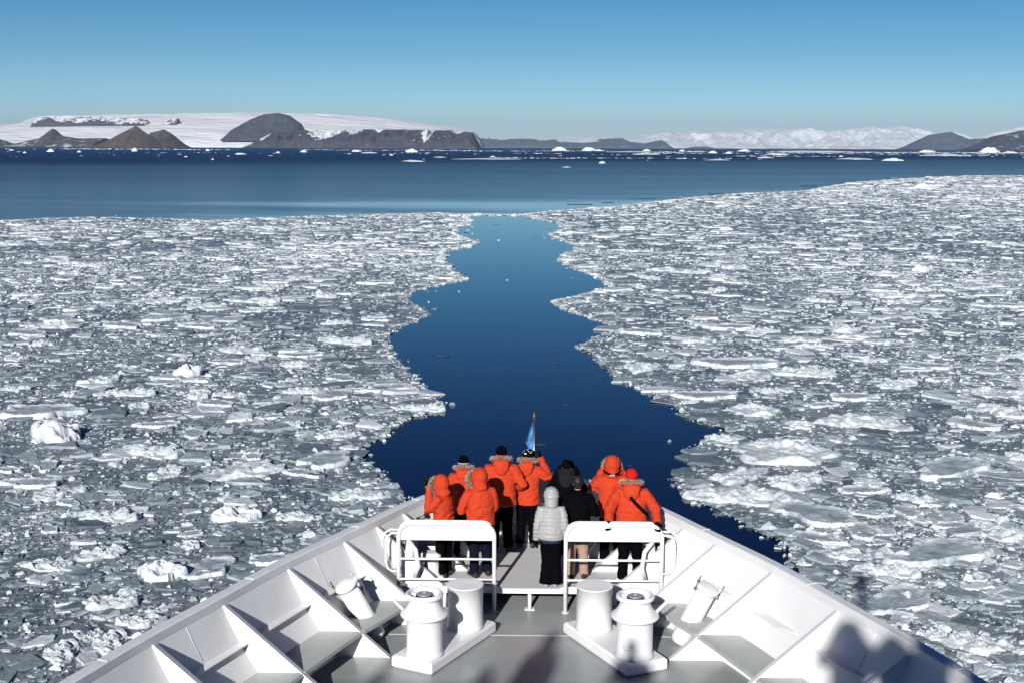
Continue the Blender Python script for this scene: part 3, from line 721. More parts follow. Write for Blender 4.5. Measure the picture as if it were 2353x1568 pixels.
# straps, badge, extra garments
def ribbon(P, pts, nrm, w, m_, name, th=.004, parent=None):
    V = []; Fc = []
    for i, (p, n) in enumerate(zip(pts, nrm)):
        p = Vector(p); n = Vector(n).normalized(); t = (Vector(pts[min(i+1, len(pts)-1)])-Vector(pts[max(i-1, 0)])).normalized(); b = t.cross(n).normalized()*w/2
        V += [p-b, p+b, p+b+n*th, p-b+n*th]
    for i in range(len(pts)-1):
        for j in range(4): Fc.append((i*4+j, i*4+4+j, i*4+4+(j+1) % 4, i*4+(j+1) % 4))
    Fc += [(0, 1, 2, 3), tuple(4*(len(pts)-1)+j for j in (3, 2, 1, 0))]
    return from_arrays(name, [tuple(v) for v in V], Fc, m_, P)
P, s, HM = G[9]
pts = []; nr = []
for i in range(15):
    a = math.radians(-190+200*i/14); o_ = Vector((math.cos(a), math.sin(a), 0)); pts.append((o_.x*.150*s, (o_.y*.150-.01)*s, (1.525+.055*abs(math.cos(a)))*s)); nr.append(o_)
strap = ribbon(P, pts, nr, .034, M['strap'], 'camera_strap')
fc = bpy.data.curves.new('lettering', 'FONT'); fc.body = 'SONY'; fc.size = .034; fc.align_x = 'CENTER'; fc.align_y = 'CENTER'; fc.extrude = .0008; fc.offset = .0008
fo = bpy.data.objects.new('lettering', fc); S.collection.objects.link(fo); bpy.context.view_layer.update()
me = bpy.data.meshes.new_from_object(fo.evaluated_get(bpy.context.evaluated_depsgraph_get())); bpy.data.objects.remove(fo)
me.materials.clear(); me.materials.append(M['whiteprint'])
lo = bpy.data.objects.new('lettering', me); S.collection.objects.link(lo); lo.parent = strap
lo.matrix_local = Matrix.Translation((-.01, -.1685*s, 1.528*s)) @ Matrix.Rotation(math.pi/2, 4, 'X') @ Matrix.Rotation(math.pi, 4, 'Z') 
P, s, HM = G[10]
pts = [(-.02, -.185, 1.40), (.05, -.198, 1.32), (.12, -.195, 1.25), (.18, -.175, 1.185), (.235, -.11, 1.12), (.262, -.02, 1.06), (.25, .08, 1.0)]
ribbon(P, [tuple(Vector(p)*s) for p in pts], [(0, -1, .1), (0, -1, .1), (.1, -1, 0), (.4, -1, 0), (1, -.5, 0), (1, 0, 0), (1, .5, 0)], .055, M['strap'], 'shoulder_strap', .006)
P, s, HM = G[6]
mb = MB(); mb.rings([(.815, .186, .142, 0, 0), (.90, .192, .146, 0, 0), (.95, .186, .14, 0, 0)], 24); o = mb.build('sweater_hem', M['navy'], None); o.data.transform(Matrix.Scale(s, 4)); remesh(o, .014, 1, wr(.004, 8, 3)); o.parent = P
P, s, HM = G[1]
# round white badge and small flag patch on the sleeve that faces the camera (+x is this person's right arm)
c = Vector((.262, .03, 1.30))*s; n = Vector((1, -.25, .1)).normalized()
mb = MB(); mb.lathe([(.036, 0), (.036, .004)], c+n*.018, 24, n); b_ = mb.build('badge', M['whiteprint'], P)
mb = MB(); mb.lathe([(.026, .0045), (.026, .0052)], c+n*.018, 24, n); 
mb2 = MB(); 
for k in range(5):
    a = random.random()*6.28; u = n.cross(Vector((0, 0, 1))).normalized(); v_ = n.cross(u); q = c+n*.0235+u*math.cos(a)*.012+v_*math.sin(a)*.012; mb2.tube([q, q+u*.008+v_*.008], .0016, 6)
mb2.build('badge_print', M['bluepatch'], b_)
q = c+n*.016+Vector((0, 0, -.055)); mb = MB(); mb.lathe([(.017, 0), (.017, .004)], q, 4, n); mb.build('patch', M['bluepatch'], P)
# cameras and binoculars: things of their own, held or hung
def camera_thing(loc, dirv, label, big=1.0, strap=None):
    r = empty('camera', tuple(loc)); tag(r, label, 'camera'); r.rotation_euler = Vector(dirv).to_track_quat('Y', 'Z').to_euler()
    mb = MB(); mb.box((0, 0, 0), (.14*big, .06*big, .095*big), bevel=.012); mb.box((0, -.0, .055*big), (.055*big, .055*big, .035*big), bevel=.01); mb.box((.058*big, .018*big, -.0), (.03*big, .05*big, .09*big), bevel=.01); mb.build('body', M['plastic'], r)
    mb = MB(); mb.lathe([(.036*big, .03), (.038*big, .05), (.035*big, .06), (.037*big, .10*big+.02), (.044*big, .13*big+.02), (.044*big, .17*big+.02), (.038*big, .17*big+.02)], (0, 0, 0), 24, (0, 1, 0)); l_ = mb.build('lens', M['plastic'], r)
    mb = MB(); mb.lathe([(.034*big, .171*big+.02), (.03*big, .173*big+.02)], (0, 0, 0), 24, (0, 1, 0)); mb.build('lens_glass', M['glass'], l_)
    mb = MB()
    for k in range(3): mb.lathe([(.0395*big, .07+.025*k), (.0395*big, .074+.025*k)], (0, 0, 0), 20, (0, 1, 0), False)
    mb.build('lens_mark', M['whiteprint'], l_)
    if strap:
        mb = MB(); mb.tube([Vector(q) for q in strap], .006, 6); mb.build('strap', M['plastic'], r)
    return r
def world_of(P, v): return P.matrix_basis @ Vector(v)
bpy.context.view_layer.update()
def face_dir(P, extra=0): a = P.rotation_euler.z+R(extra); return Vector((-math.sin(a), math.cos(a), 0))
P, s, HM = G[1]; camera_thing(world_of(P, (0, .215*s, 1.65*s)), face_dir(P), 'black camera raised to the face of the leftmost person in orange', .95)
camera_thing(world_of(P, (-.02*s, .33*s, 1.06*s)), Vector((-.85, -.15, -.42)), 'black camera with long lens hanging at the hip of the leftmost person', 1.0, [(-.05, 0, .04), (-.02, -.04, .16), (.03, -.10, .30), (.06, -.12, .36)])
P, s, HM = G[9]; camera_thing(world_of(P, (0, .23*s, 1.65*s)), face_dir(P), 'black camera held up by the hooded person with the lettered strap')
P, s, HM = G[5]; camera_thing(world_of(P, (.06*s, .22*s, 1.65*s)), face_dir(P, -8), 'small black camera held beside the patterned hat', .8)
P, s, HM = G[7]
r = empty('binoculars', tuple(world_of(P, (0, .19*s, 1.655*s)))); r.rotation_euler = (0, 0, P.rotation_euler.z); tag(r, 'black binoculars raised by the person in black beanie near the bow rail', 'binoculars')
for q in (-1, 1):
    mb = MB(); mb.lathe([(.018, -.07), (.02, -.04), (.022, -.01), (.03, .02), (.032, .07), (.028, .072)], (q*.034, 0, 0), 18, (0, 1, 0)); mb.build('barrel', M['plastic'], r)
mb = MB(); mb.box((0, 0, .0), (.04, .05, .02), bevel=.004); mb.build('bridge', M['plastic'], r)
# passengers on the observation deck beside and behind the camera; their shadows reach the foredeck
for src, x, y, rz, lab, zz in ((9, .60, -.40, -4, 'person in orange hood on the observation deck, just right of the viewpoint', 6.22),
    (6, -3.70, -.40, 0, 'person in silver hooded jacket at the observation rail, well left of the viewpoint', 6.34), (6, -5.95, -1.3, 20, 'person in silver jacket standing back from the rail, farthest left of the viewpoint', 6.06),
    (8, -2.35, -.42, -10, 'bareheaded person at the observation rail, left of the viewpoint', 6.12), (5, 1.45, -.6, 8, 'person with patterned hat raising one hand, right of the viewpoint', 6.3), (2, -4.5, -1.2, 10, 'person in orange parka and striped beanie behind the observation rail, left of the viewpoint', 5.96),
    (3, 2.5, -.4, -14, 'person with orange hood up at the observation rail, right of the viewpoint', 6.3), (1, -.75, -1.9, 30, 'person in orange hood photographing from the observation deck behind the viewpoint', 5.96),
    (7, 1.02, -.85, -6, 'added person in black jacket with raised elbows, widening the shadow right of the viewpoint', 6.3), (10, 3.35, -.45, 4, 'added person in red hat at the rail, widening the shadow, farthest right', 6.3)):  # these unseen copies are added to broaden the shadow mass
    c = copy_tree(G[src][0]); c.location = (x, y, DZ+zz); c.rotation_euler = (0, 0, R(rz)); tag(c, lab, 'person', 'people on the observation deck')

# ================================================================== sea, ice, far coast
def seamat():
    m = mat('sea_water', (.0035, .016, .055), .08, spec=.5); m.node_tree.nodes['Principled BSDF'].inputs['IOR'].default_value = 1.33
    t = NT(m); c = t.n('TexCoord'); sep = t.n('SeparateXYZ'); t.l(c.outputs['Object'], sep.inputs[0])
    # wind roughness: glassy in the lead and along the pack edge, ruffled further out
    mp = t.n('Mapping'); mp.inputs['Scale'].default_value = (.0009, .006, 1); t.l(c.outputs['Object'], mp.inputs[0])
    nb = t.noise(mp.outputs[0], 1.0, 5, .6)
    mp2 = t.n('Mapping'); mp2.inputs['Scale'].default_value = (.012, .05, 1); t.l(c.outputs['Object'], mp2.inputs[0])
    nb2 = t.noise(mp2.outputs[0], 1.0, 4, .6)
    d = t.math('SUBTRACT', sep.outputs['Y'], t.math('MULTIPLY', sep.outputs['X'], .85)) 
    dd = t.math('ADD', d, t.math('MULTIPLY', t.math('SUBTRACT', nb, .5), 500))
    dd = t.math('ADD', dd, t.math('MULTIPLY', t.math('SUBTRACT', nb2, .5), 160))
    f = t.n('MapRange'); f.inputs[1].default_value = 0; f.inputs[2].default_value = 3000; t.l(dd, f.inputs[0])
    t.setr(t.ramp(f.outputs[0], [(.0, .03), (.10, .05), (.135, .19), (.25, .24), (.40, .29), (.56, .45), (1.0, .5)]))
    w1 = t.noise(t.co('Object', (1, 1, 1)), .9, 5, .6); w2 = t.noise(t.co('Object', (.3, 1, 1)), .15, 3, .6)
    q = t.bump(t.mix(.5, w1, w2), .012, 1); t.setn(q)
    t.setc(t.mix(f.outputs[0], (.0012, .0065, .026), (.0015, .031, .12)))  # blue of the reflected sky put into the base colour further out
    t.l(t.ramp(f.outputs[0], [(.0, .42), (.11, .46), (.15, .13), (.3, .08), (.42, .06), (.5, .05), (1.0, .03)]), t.b.inputs['Specular IOR Level'])
    return m
mb = MB(); mb.add([(-8600, -900, 0), (8600, -900, 0), (14000, 25600, 0), (-14000, 25600, 0)], [(0, 1, 2, 3)])
sea = mb.build('sea', seamat()); tag(sea, kind='structure')

m = mat('glacier_snow', (.88, .89, .92), .75, spec=.2); t = NT(m); v = t.co('Object', (1, 1, 1))
gn = t.n('NewGeometry'); sp = t.n('SeparateXYZ'); t.l(gn.outputs['Normal'], sp.inputs[0])
n1 = t.noise(v, .006, 8, .6)
t.setc(t.mix(t.ramp(n1, [(.35, 0.0), (.7, .5)]), (.90, .90, .92), (.74, .79, .87))); t.setn(t.bump(t.noise(t.co('Object', (.5, 1, 1)), .004, 6, .6), 60, 1)); M['snow'] = m
def rockmat(name, rock, rock2, snow_amt, bias=0.0, sc=1.0):
    m = mat(name, rock, .9, spec=.15); t = NT(m); v = t.co('Object', (1, 1, 2.5))
    gn = t.n('NewGeometry'); sp = t.n('SeparateXYZ'); t.l(gn.outputs['Normal'], sp.inputs[0])
    n1 = t.noise(v, .012*sc, 8, .65); n2 = t.noise(t.co('Object', (1, 1, .25)), .03*sc, 6, .65)
    c = t.mix(t.ramp(n1, [(.35, 0.0), (.68, 1.0)]), rock, rock2); c = t.mix(t.ramp(n2, [(.48, 0.0), (.7, .75)]), c, tuple(x*.4 for x in rock))
    sn = t.math('ADD', sp.outputs['Z'], t.math('MULTIPLY', t.math('SUBTRACT', n1, .5), .9)); sn = t.math('ADD', sn, bias)
    c = t.mix(t.ramp(sn, [(1-snow_amt-.06, 0.0), (1-snow_amt+.06, 1.0)]), c, (.84, .86, .9))
    sa = t.n('Attribute'); sa.attribute_name = 'snow'; c = t.mix(sa.outputs['Fac'], c, (.86, .87, .9))
    t.setc(c); t.setn(t.bump(t.mix(.5, n1, n2), 30/sc, 1)); return m
M['rock_brown'] = rockmat('brown_rock', (.17, .11, .09), (.10, .07, .06), .0, -.6)
M['rock_grey'] = rockmat('grey_rock', (.10, .085, .085), (.055, .05, .06), .12, -.15)
M['rock_mesa'] = rockmat('mesa_rock', (.085, .08, .11), (.04, .04, .06), .10, -.17)
M['rock_band'] = rockmat('outcrop_rock', (.075, .07, .09), (.045, .045, .06), .42, -.24, 2.2)
M['rock_far_hazed'] = rockmat('haze_tinted_rock', (.13, .145, .20), (.08, .095, .14), .16, -.30)  # blue of the distance haze partly put into the rock colour
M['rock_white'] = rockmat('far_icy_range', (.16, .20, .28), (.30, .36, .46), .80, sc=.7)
def ridge(name, D, prof, front, back, material, label, amp, feat, steep=1.0, base=0.0, nx=260, ny=60, top_flat=0, seed=0, gull=0.0, fields=()):
    K_ = 1.3 if D < 8000 else 1.5; D *= K_; front *= K_; back *= K_; feat *= K_; base = 0 if base == 0 else (base-15.5)*K_+15.5
    prof = [(x*K_, max(1, (z-15.5)*K_+15.5)) for x, z in prof]
    xs = np.array([p[0] for p in prof], float); zs = np.array([p[1] for p in prof], float)
    X = np.linspace(xs[0], xs[-1], nx); crest = np.interp(X, xs, zs)
    tt = np.concatenate([np.linspace(0, 1, ny), 1+np.linspace(.06, 1, 14)])
    XX, TT = np.meshgrid(X, tt); C_ = np.tile(crest, (len(tt), 1))
    YY = np.where(TT <= 1, D-front*(1-TT), D+back*(TT-1))
    f1 = fbm(XX/feat+3.1*seed, YY/feat*.7, 6, seed); rid = 1-np.abs(2*fbm(XX/feat*1.1+9, YY/feat*.35, 5, seed+3)-1)
    rise = np.where(TT <= 1, np.clip(TT*1.0, 0, 1)**steep, 1-(TT-1)**2)
    env = np.where(TT <= 1, np.sin(np.clip(TT, 0, 1)*math.pi)**.6, 0)
    H = base+(C_-base)*np.clip(rise, 0, 1)
    H = H+env*(C_-base)*(amp*(f1-.5)*2+gull*(rid-.8))
    H = np.minimum(H, base+(C_-base)*np.where(TT <= 1, 1.0, 1.0)*np.where(TT < .97, .995, 1))
    jag = (fbm(XX/feat*4, YY*0+seed, 4, seed+8)-.5)*amp*.22*(C_-base)*(TT > .85)
    H = H+jag
    H = np.maximum(H, base-6)
    XX = XX+(fbm(YY/feat*2, XX/feat*2, 3, seed+11)-.5)*feat*.15*env
    V = np.stack([XX, YY, H], -1).reshape(-1, 3); n = nx; r_ = len(tt)
    I = (np.arange(r_-1)[:, None]*n+np.arange(n-1)[None, :]).ravel(); Fq = np.stack([I, I+1, I+n+1, I+n], 1)
    me = bpy.data.meshes.new(name); me.vertices.add(len(V)); me.vertices.foreach_set('co', V.astype('f').ravel())
    me.loops.add(len(Fq)*4); me.loops.foreach_set('vertex_index', Fq.astype('i').ravel()); me.polygons.add(len(Fq)); me.polygons.foreach_set('loop_start', np.arange(len(Fq), dtype='i')*4)
    me.update(calc_edges=True); me.materials.append(material); me.polygons.foreach_set('use_smooth', [True]*len(Fq))
    sn = np.zeros(len(V)); x0, z0 = V[:, 0]/K_, (V[:, 2]-15.5)/K_+15.5
    nz_ = (fbm(x0/18., z0/18.+V[:, 1]/60, 4, seed+5)-.5)
    for (xa, xb, zl) in fields:       # snowfields lying in hollows under the rim: widest at the top, tapering down
        mid, hw = (xa+xb)/2, (xb-xa)/2; zt = np.interp(mid, xs/K_, (zs-15.5)/K_+15.5); dn = np.clip((zt-z0)/max(1, zt-zl), 0, 2)
        sn = np.maximum(sn, np.clip((1-np.abs((x0-mid)/hw+.5*nz_*2)/np.maximum(.05, 1-dn*.75)-.9*np.clip(dn-.75, 0, 2)*4)*5+nz_*3, 0, 1)*(dn < 1.1))
    at_ = me.attributes.new('snow', 'FLOAT', 'POINT'); at_.data.foreach_set('value', sn.astype('f'))
    o = bpy.data.objects.new(name, me); S.collection.objects.link(o); tag(o, label, kind='structure'); return o
SNOWCAP = (7600, [(-3383, 94), (-3078, 127), (-2925, 138), (-2848, 175), (-2696, 183), (-2242, 192), (-1814, 199), (-1462, 203), (-1161, 194), (-885, 176), (-660, 149), (-485, 128), (-335, 98), (-309, 60), (-296, 4)])
BAND = (7230, [(-2728, 128), (-2722, 163), (-2637, 172), (-2445, 169), (-2205, 163), (-2121, 155), (-2096, 132)])
SPOT = (7230, [(-2015, 125), (-2007, 156), (-1942, 161), (-1938, 123)])
LOW = (6600, [(-2807, 73), (-2677, 37), (-2599, 7), (-2598, 20), (-2478, 46), (-2410, 94), (-2379, 60), (-2280, 47), (-2149, 48)])
PYR = (5200, [(-1715, -2), (-1685, 29), (-1632, 58), (-1596, 75), (-1570, 89), (-1550, 72), (-1520, 52), (-1461, 1)])
PYR2 = (5400, [(-1616, -2), (-1569, 64), (-1514, 78), (-1488, 61), (-1436, 1)])
DOME = (6900, [(-1604, 65), (-1580, 93), (-1539, 115), (-1476, 149), (-1407, 176), (-1327, 183), (-1270, 170), (-1214, 130), (-1201, 99), (-1147, 49)])
MESA = (6300, [(-1351, -2), (-1288, 41), (-1224, 76), (-1130, 87), (-963, 90), (-776, 93), (-495, 92), (-485, 65), (-464, 90), (-371, 90), (-365, 82), (-288, 84), (-273, 54), (-252, 2)])
BLUE = (10500, [(-497, 65), (-393, 80), (-81, 77), (178, 72), (213, 51), (368, 55), (541, 77), (713, 84), (765, 57), (886, 44), (1024, 72), (1080, 11)])
WHITE = (14000, [(-847, 45), (-201, 70), (306, 113), (812, 129), (1043, 117), (1272, 158), (1730, 183), (2418, 200), (2692, 214), (2829, 224), (3013, 184), (3242, 198), (3446, 235), (3606, 223), (3834, 242), (4063, 224), (4248, 166), (4619, 68), (5165, 93), (5850, 73)])
RB = (9000, [(2545, 10), (2616, 62), (2702, 107), (2833, 127), (2953, 78), (3061, 85), (3146, 36)])
RR = (7600, [(2534, 12), (2587, 44), (2654, 89), (2805, 119), (3045, 157), (3417, 122)])
RW = (10500, [(3224, 54), (3322, 150), (3496, 96), (3698, 158), (3874, 186), (4205, 228)])
ISL = (10000, [(1157, 5), (1206, 18), (1304, 22), (1370, 9)])

ridge('snow_hills', *SNOWCAP, 900, 900, M['snow'], 'broad white ice cap on the left horizon', .05, 900, .75, 0, 300, 70, seed=1)
ridge('rock_terrain', *BAND, 90, 60, M['rock_band'], 'dark rock outcrops below the crest of the ice cap', .3, 60, .35, 105, 240, 30, seed=2, gull=.3)
ridge('rock_terrain', *SPOT, 60, 60, M['rock_band'], 'small dark rock outcrop on the ice cap', .3, 60, .35, 105, 60, 20, seed=3, gull=.3)
ridge('low_hills', *LOW, 200, 200, M['rock_grey'], 'low dark hills at the far left shore', .35, 160, .8, 0, 200, 40, seed=4, gull=.3)
ridge('brown_hill', *PYR, 230, 200, M['rock_brown'], 'brown pyramid shaped hill on the left shore', .10, 90, 1.05, 0, 160, 60, seed=5, gull=.25)
ridge('brown_hill', *PYR2, 230, 200, M['rock_brown'], 'smaller brown peak right of the pyramid hill', .10, 90, 1.05, 0, 120, 50, seed=6, gull=.25)
ridge('dome_mountain', *DOME, 150, 200, M['rock_mesa'], 'brown flat topped mountain rising from the ice cap', .12, 120, .60, 38, 240, 70, seed=7, gull=.4)
ridge('mesa', *MESA, 260, 500, M['rock_mesa'], 'long dark cliffed mesa along the shore', .22, 90, .38, 0, 620, 80, seed=8, gull=.8, fields=[(-1070, -875, 42), (-880, -800, 66), (-760, -700, 78), (-522, -468, 30), (-385, -335, 74), (-1290, -1225, 35)])
ridge('blue_hills', *BLUE, 500, 500, M['rock_far_hazed'], 'distant blue flat topped hills in the middle of the horizon', .2, 160, .5, 0, 400, 50, seed=9, gull=.7, fields=[(-380, -100, 66), (0, 170, 62), (230, 520, 46), (720, 760, 70)])
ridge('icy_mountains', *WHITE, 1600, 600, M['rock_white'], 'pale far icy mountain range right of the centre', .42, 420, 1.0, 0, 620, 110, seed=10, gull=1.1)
ridge('blue_mountain', *RB, 400, 400, M['rock_far_hazed'], 'blue dark mountain near the right end of the horizon', .15, 260, .8, 0, 180, 50, seed=11, gull=.4)
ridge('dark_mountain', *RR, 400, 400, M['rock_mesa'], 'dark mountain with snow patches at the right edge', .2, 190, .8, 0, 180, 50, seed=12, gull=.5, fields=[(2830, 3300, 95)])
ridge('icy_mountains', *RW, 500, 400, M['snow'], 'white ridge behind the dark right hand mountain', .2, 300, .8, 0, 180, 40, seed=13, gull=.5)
ridge('low_hills', *ISL, 60, 60, M['rock_far_hazed'], 'low dark islet in front of the pale range', .2, 60, .8, 0, 60, 20, seed=14)
# snow aprons on the mesa
LEFT_FIELD = [(-112.6, 262.5), (-108.7, 266.0), (-103.0, 274.6), (-95.8, 280.5), (-78.8, 276.9), (-67.7, 269.7), (-57.1, 284.2), (-46.7, 290.6), (-32.1, 299.6), (-22.7, 306.5), (-14.8, 301.3), (-14.6, 288.3), (-12.8, 274.8), (-14.7, 249.6), (-13.6, 231.0), (-9.0, 212.3), (-10.9, 201.1), (-13.3, 196.7), (-12.6, 177.8), (-9.4, 159.5), (-7.9, 153.2), (-10.4, 146.7), (-12.8, 140.7), (-13.4, 133.7), (-11.5, 126.4), (-9.6, 120.8), (-10.8, 114.6), (-12.3, 108.2), (-11.2, 99.9), (-9.6, 92.8), (-7.9, 86.6), (-6.5, 81.2), (-5.2, 77.7), (-6.1, 75.0), (-7.6, 72.5), (-7.9, 69.1), (-8.5, 67.2), (-9.1, 66.0), (-8.3, 63.2), (-7.0, 60.6), (-6.1, 57.8), (-5.4, 55.3), (-4.2, 46.9), (-3.4, 38.5), (-3.6, 32.5), (-18.5, 32.1), (-32.9, 58.9), (-78.3, 173.5)]
RIGHT_FIELD = [(-1.7, 300.7), (2.9, 315.3), (20.0, 339.9), (28.2, 358.9), (44.3, 396.7), (70.7, 448.4), (98.2, 474.2), (118.1, 528.6), (145.1, 597.2), (199.2, 689.9), (255.5, 763.8), (304.6, 774.3), (77.9, 183.7), (34.9, 61.1), (20.6, 33.1), (7.9, 32.8), (8.6, 38.8), (8.8, 42.7), (9.8, 45.8), (10.0, 47.9), (10.0, 50.6), (8.8, 53.1), (8.1, 55.0), (7.2, 56.4), (6.8, 59.4), (8.2, 62.4), (8.1, 65.6), (9.3, 68.1), (10.9, 69.8), (10.8, 71.5), (9.7, 73.4), (8.9, 76.9), (7.8, 81.7), (6.4, 85.5), (5.5, 90.6), (5.0, 96.4), (3.9, 101.7), (6.9, 111.0), (6.9, 114.6), (4.8, 120.5), (2.9, 126.0), (2.4, 132.6), (6.0, 138.7), (9.0, 146.4), (8.2, 155.2), (6.0, 166.2), (4.1, 178.8), (5.0, 191.4), (8.3, 202.5), (5.6, 216.4), (3.3, 232.4), (6.5, 251.4), (5.6, 270.2), (0.7, 284.5)]
FLOES = [(-25.4, 68.0, 3.4), (-28.6, 74.2, 4.7), (-13.7, 60.8, 3.55), (-13.4, 45.4, 1.67), (-23.3, 87.3, 1.75), (-18.8, 79.7, 2.12), (-20.8, 71.1, 2.13), (-17.0, 113.5, 2.27), (-21.0, 56.6, 2.26), (-16.3, 47.9, 1.6), (-17.9, 46.5, 1.71), (-12.4, 53.1, 1.95), (-12.8, 40.8, 1.5), (-9.7, 53.1, 1.59), (-9.0, 82.6, 3.03), (-6.3, 76.3, 2.29), (-7.6, 56.7, 2.27), (12.9, 65.3, 5.22), (9.4, 56.8, 3.98), (12.1, 54.1, 3.43), (18.9, 72.9, 4.62), (10.9, 80.8, 3.5), (20.6, 62.4, 4.16), (13.3, 46.7, 2.02), (15.8, 48.8, 3.91), (12.7, 43.4, 2.89), (19.0, 51.8, 2.42), (14.2, 39.5, 1.97), (14.8, 93.2, 5.28), (22.4, 102.1, 2.72), (26.2, 107.0, 3.39), (28.3, 92.5, 3.08), (35.7, 96.6, 2.9), (12.9, 40.2, 1.0), (29.8, 82.6, 3.58), (19.0, 89.4, 3.58), (20.2, 80.7, 2.96), (24.2, 85.4, 2.85), (153.8, 522.9, 5.58), (49.3, 165.9, 2.21), (-32.4, 175.1, 1.75), (-37.4, 163.5, 3.27), (14.0, 155.5, 3.11), (-14.4, 81.6, 2.45), (-25.2, 80.4, 2.95), (-15.0, 73.5, 1.47), (-14.6, 135.6, 2.71), (-10.4, 69.0, 2.07), (10.3, 68.7, 1.83), (15.1, 58.1, 2.13), (17.1, 56.7, 1.7)]
DARK = [(-6.7, 96.3, 1.28), (-2.8, 99.0, 0.73), (-1.7, 99.7, 0.47), (1.8, 93.6, 0.94), (1.8, 99.0, 0.4), (4.7, 87.9, 0.76), (2.1, 78.0, 0.88), (0.5, 67.3, 0.99), (-1.9, 85.5, 0.23), (-4.2, 117.0, 0.31), (-7.6, 71.0, 0.85), (4.9, 62.9, 0.55), (-205.7, 646.0, 3.45), (-4.8, 94.0, 0.25), (-7.2, 262.9, 0.88), (-1.5, 257.6, 0.86), (0.6, 226.5, 0.6), (12.7, 357.1, 7.14), (21.7, 369.3, 6.16), (34.0, 398.8, 7.98), (62.6, 443.2, 10.34), (117.1, 540.1, 14.4), (141.0, 596.5, 11.93), (189.7, 688.0, 18.35)]
FAR = [(-498, 2245, 19.5, 3.0), (-1028, 2800, 16.8, 6.5), (-927, 2684, 8.9, 3.6), (-954, 3148, 14.7, 9.4), (-120, 1329, 24.4, 1.8), (-305, 3320, 33.2, 10.0), (66, 1253, 6.7, 2.1), (26, 1001, 6.7, 0.7), (224, 5200, 58.9, 15.6), (107, 5200, 62.4, 17.3), (487, 3572, 23.8, 7.1), (496, 3353, 17.9, 5.6), (524, 2838, 56.8, 4.7), (447, 1646, 27.4, 3.8), (1789, 5200, 83.2, 22.5), (258, 5200, 41.6, 6.9), (1550, 5200, 69.3, 10.4), (449, 5200, 34.7, 8.7), (588, 5200, 24.3, 6.9), (830, 5200, 52.0, 10.4), (1657, 4606, 55.3, 7.7), (548, 2354, 7.8, 2.4), (-459, 3431, 27.4, 5.7), (-536, 3084, 16.4, 6.2), (-881, 3567, 11.9, 5.9), (241, 2789, 65.1, 3.7), (-54, 1590, 84.8, 1.6), (224, 1605, 32.1, 1.6), (441, 1815, 54.4, 2.4), (860, 2776, 111.0, 4.6), (1076, 5133, 342.2, 5.1), (301, 3939, 157.6, 3.9), (349, 1979, 26.4, 2.0), (-350, 2831, 37.8, 2.8), (-906, 2340, 6.2, 3.1), (-343, 1409, 2.8, 1.9), (-450, 1706, 4.5, 1.7), (-1319, 3321, 13.3, 3.3), (-519, 2682, 8.9, 3.6), (-58, 1921, 7.7, 1.9), (215, 717, 4.8, 0.7), (-235, 2193, 7.3, 2.2), (-127, 1808, 18.1, 1.5)]

# ------------------------------------------------------------------ ice
def icemat(name, stops, r=.45):
    m = mat(name, (.8, .82, .85), r, spec=.4); t = NT(m)
    at = t.n('Attribute'); at.attribute_name = 'tint'; v = t.co('Object', (1, 1, 1))
    n1 = t.noise(v, 2.2, 6, .7); n2 = t.noise(v, 9, 4, .7)
    f = t.math('ADD', at.outputs['Fac'], t.math('MULTIPLY', t.math('SUBTRACT', n1, .5), .55))
    f = t.math('ADD', f, t.math('MULTIPLY', t.math('SUBTRACT', n2, .5), .35))
    t.setc(t.ramp(f, stops)); t.setn(t.bump(t.mix(.5, n1, n2), .06, .8)); return m
M['ice'] = icemat('sea_ice', [(0.0, (.095, .125, .15)), (.25, (.22, .27, .30)), (.5, (.47, .53, .56)), (.8, (.78, .82, .84)), (1.0, (.90, .90, .90))])
m = mat('slush', (.1, .12, .15), .35, spec=.5); t = NT(m)
v = t.co('Object', (1, 1, 1)); na = t.noise(v, .12, 4, .6); nb = t.noise(v, 1.6, 9, .72); nc = t.noise(v, 5, 6, .75)
vo = t.n('TexVoronoi', feature='F1'); vo.inputs['Scale'].default_value = 3.2; t.l(v, vo.inputs['Vector'])
f = t.math('ADD', t.math('MULTIPLY', nb, .55), t.math('MULTIPLY', nc, .45)); f = t.math('ADD', f, t.math('MULTIPLY', t.math('SUBTRACT', na, .5), .35))
t.setc(t.ramp(f, [(.34, (.018, .026, .034)), (.42, (.07, .09, .11)), (.48, (.16, .19, .215)), (.55, (.31, .355, .385)), (.66, (.54, .59, .62))]))
t.setr(t.ramp(f, [(.4, .2), (.6, .6)])); t.setn(t.bump(f, .12, 1)); M['slush'] = m
from mathutils.geometry import tessellate_polygon
def inside(P, x, y):
    P = np.array(P); r = np.zeros(len(x), bool); j = len(P)-1
    for i in range(len(P)):
        c = ((P[i, 1] > y) != (P[j, 1] > y)) & (x < (P[j, 0]-P[i, 0])*(y-P[i, 1])/(P[j, 1]-P[i, 1]+1e-12)+P[i, 0]); r ^= c; j = i
    return r
def rough(P, k=5, am=.06):
    out = []
    for a, b in zip(P, P[1:]+P[:1]):
        L = math.hypot(b[0]-a[0], b[1]-a[1]); n = max(2, min(40, int(L/1.2))) if a[1] > 40 or b[1] > 40 else 2
        for i in range(n):
            t_ = i/n; x = a[0]+(b[0]-a[0])*t_; y = a[1]+(b[1]-a[1])*t_; s_ = min(1.2, .25+am*.1*y/5)
            if 0 < i: x += (noise.noise(Vector((x*.35, y*.35, 1)))*1.1+noise.noise(Vector((x*1.3, y*1.3, 5)))*.5)*s_; y += noise.noise(Vector((x*.4, y*.4, 9)))*s_
            out.append((x, y))
    return out
LF = rough(LEFT_FIELD); RF = rough(RIGHT_FIELD)
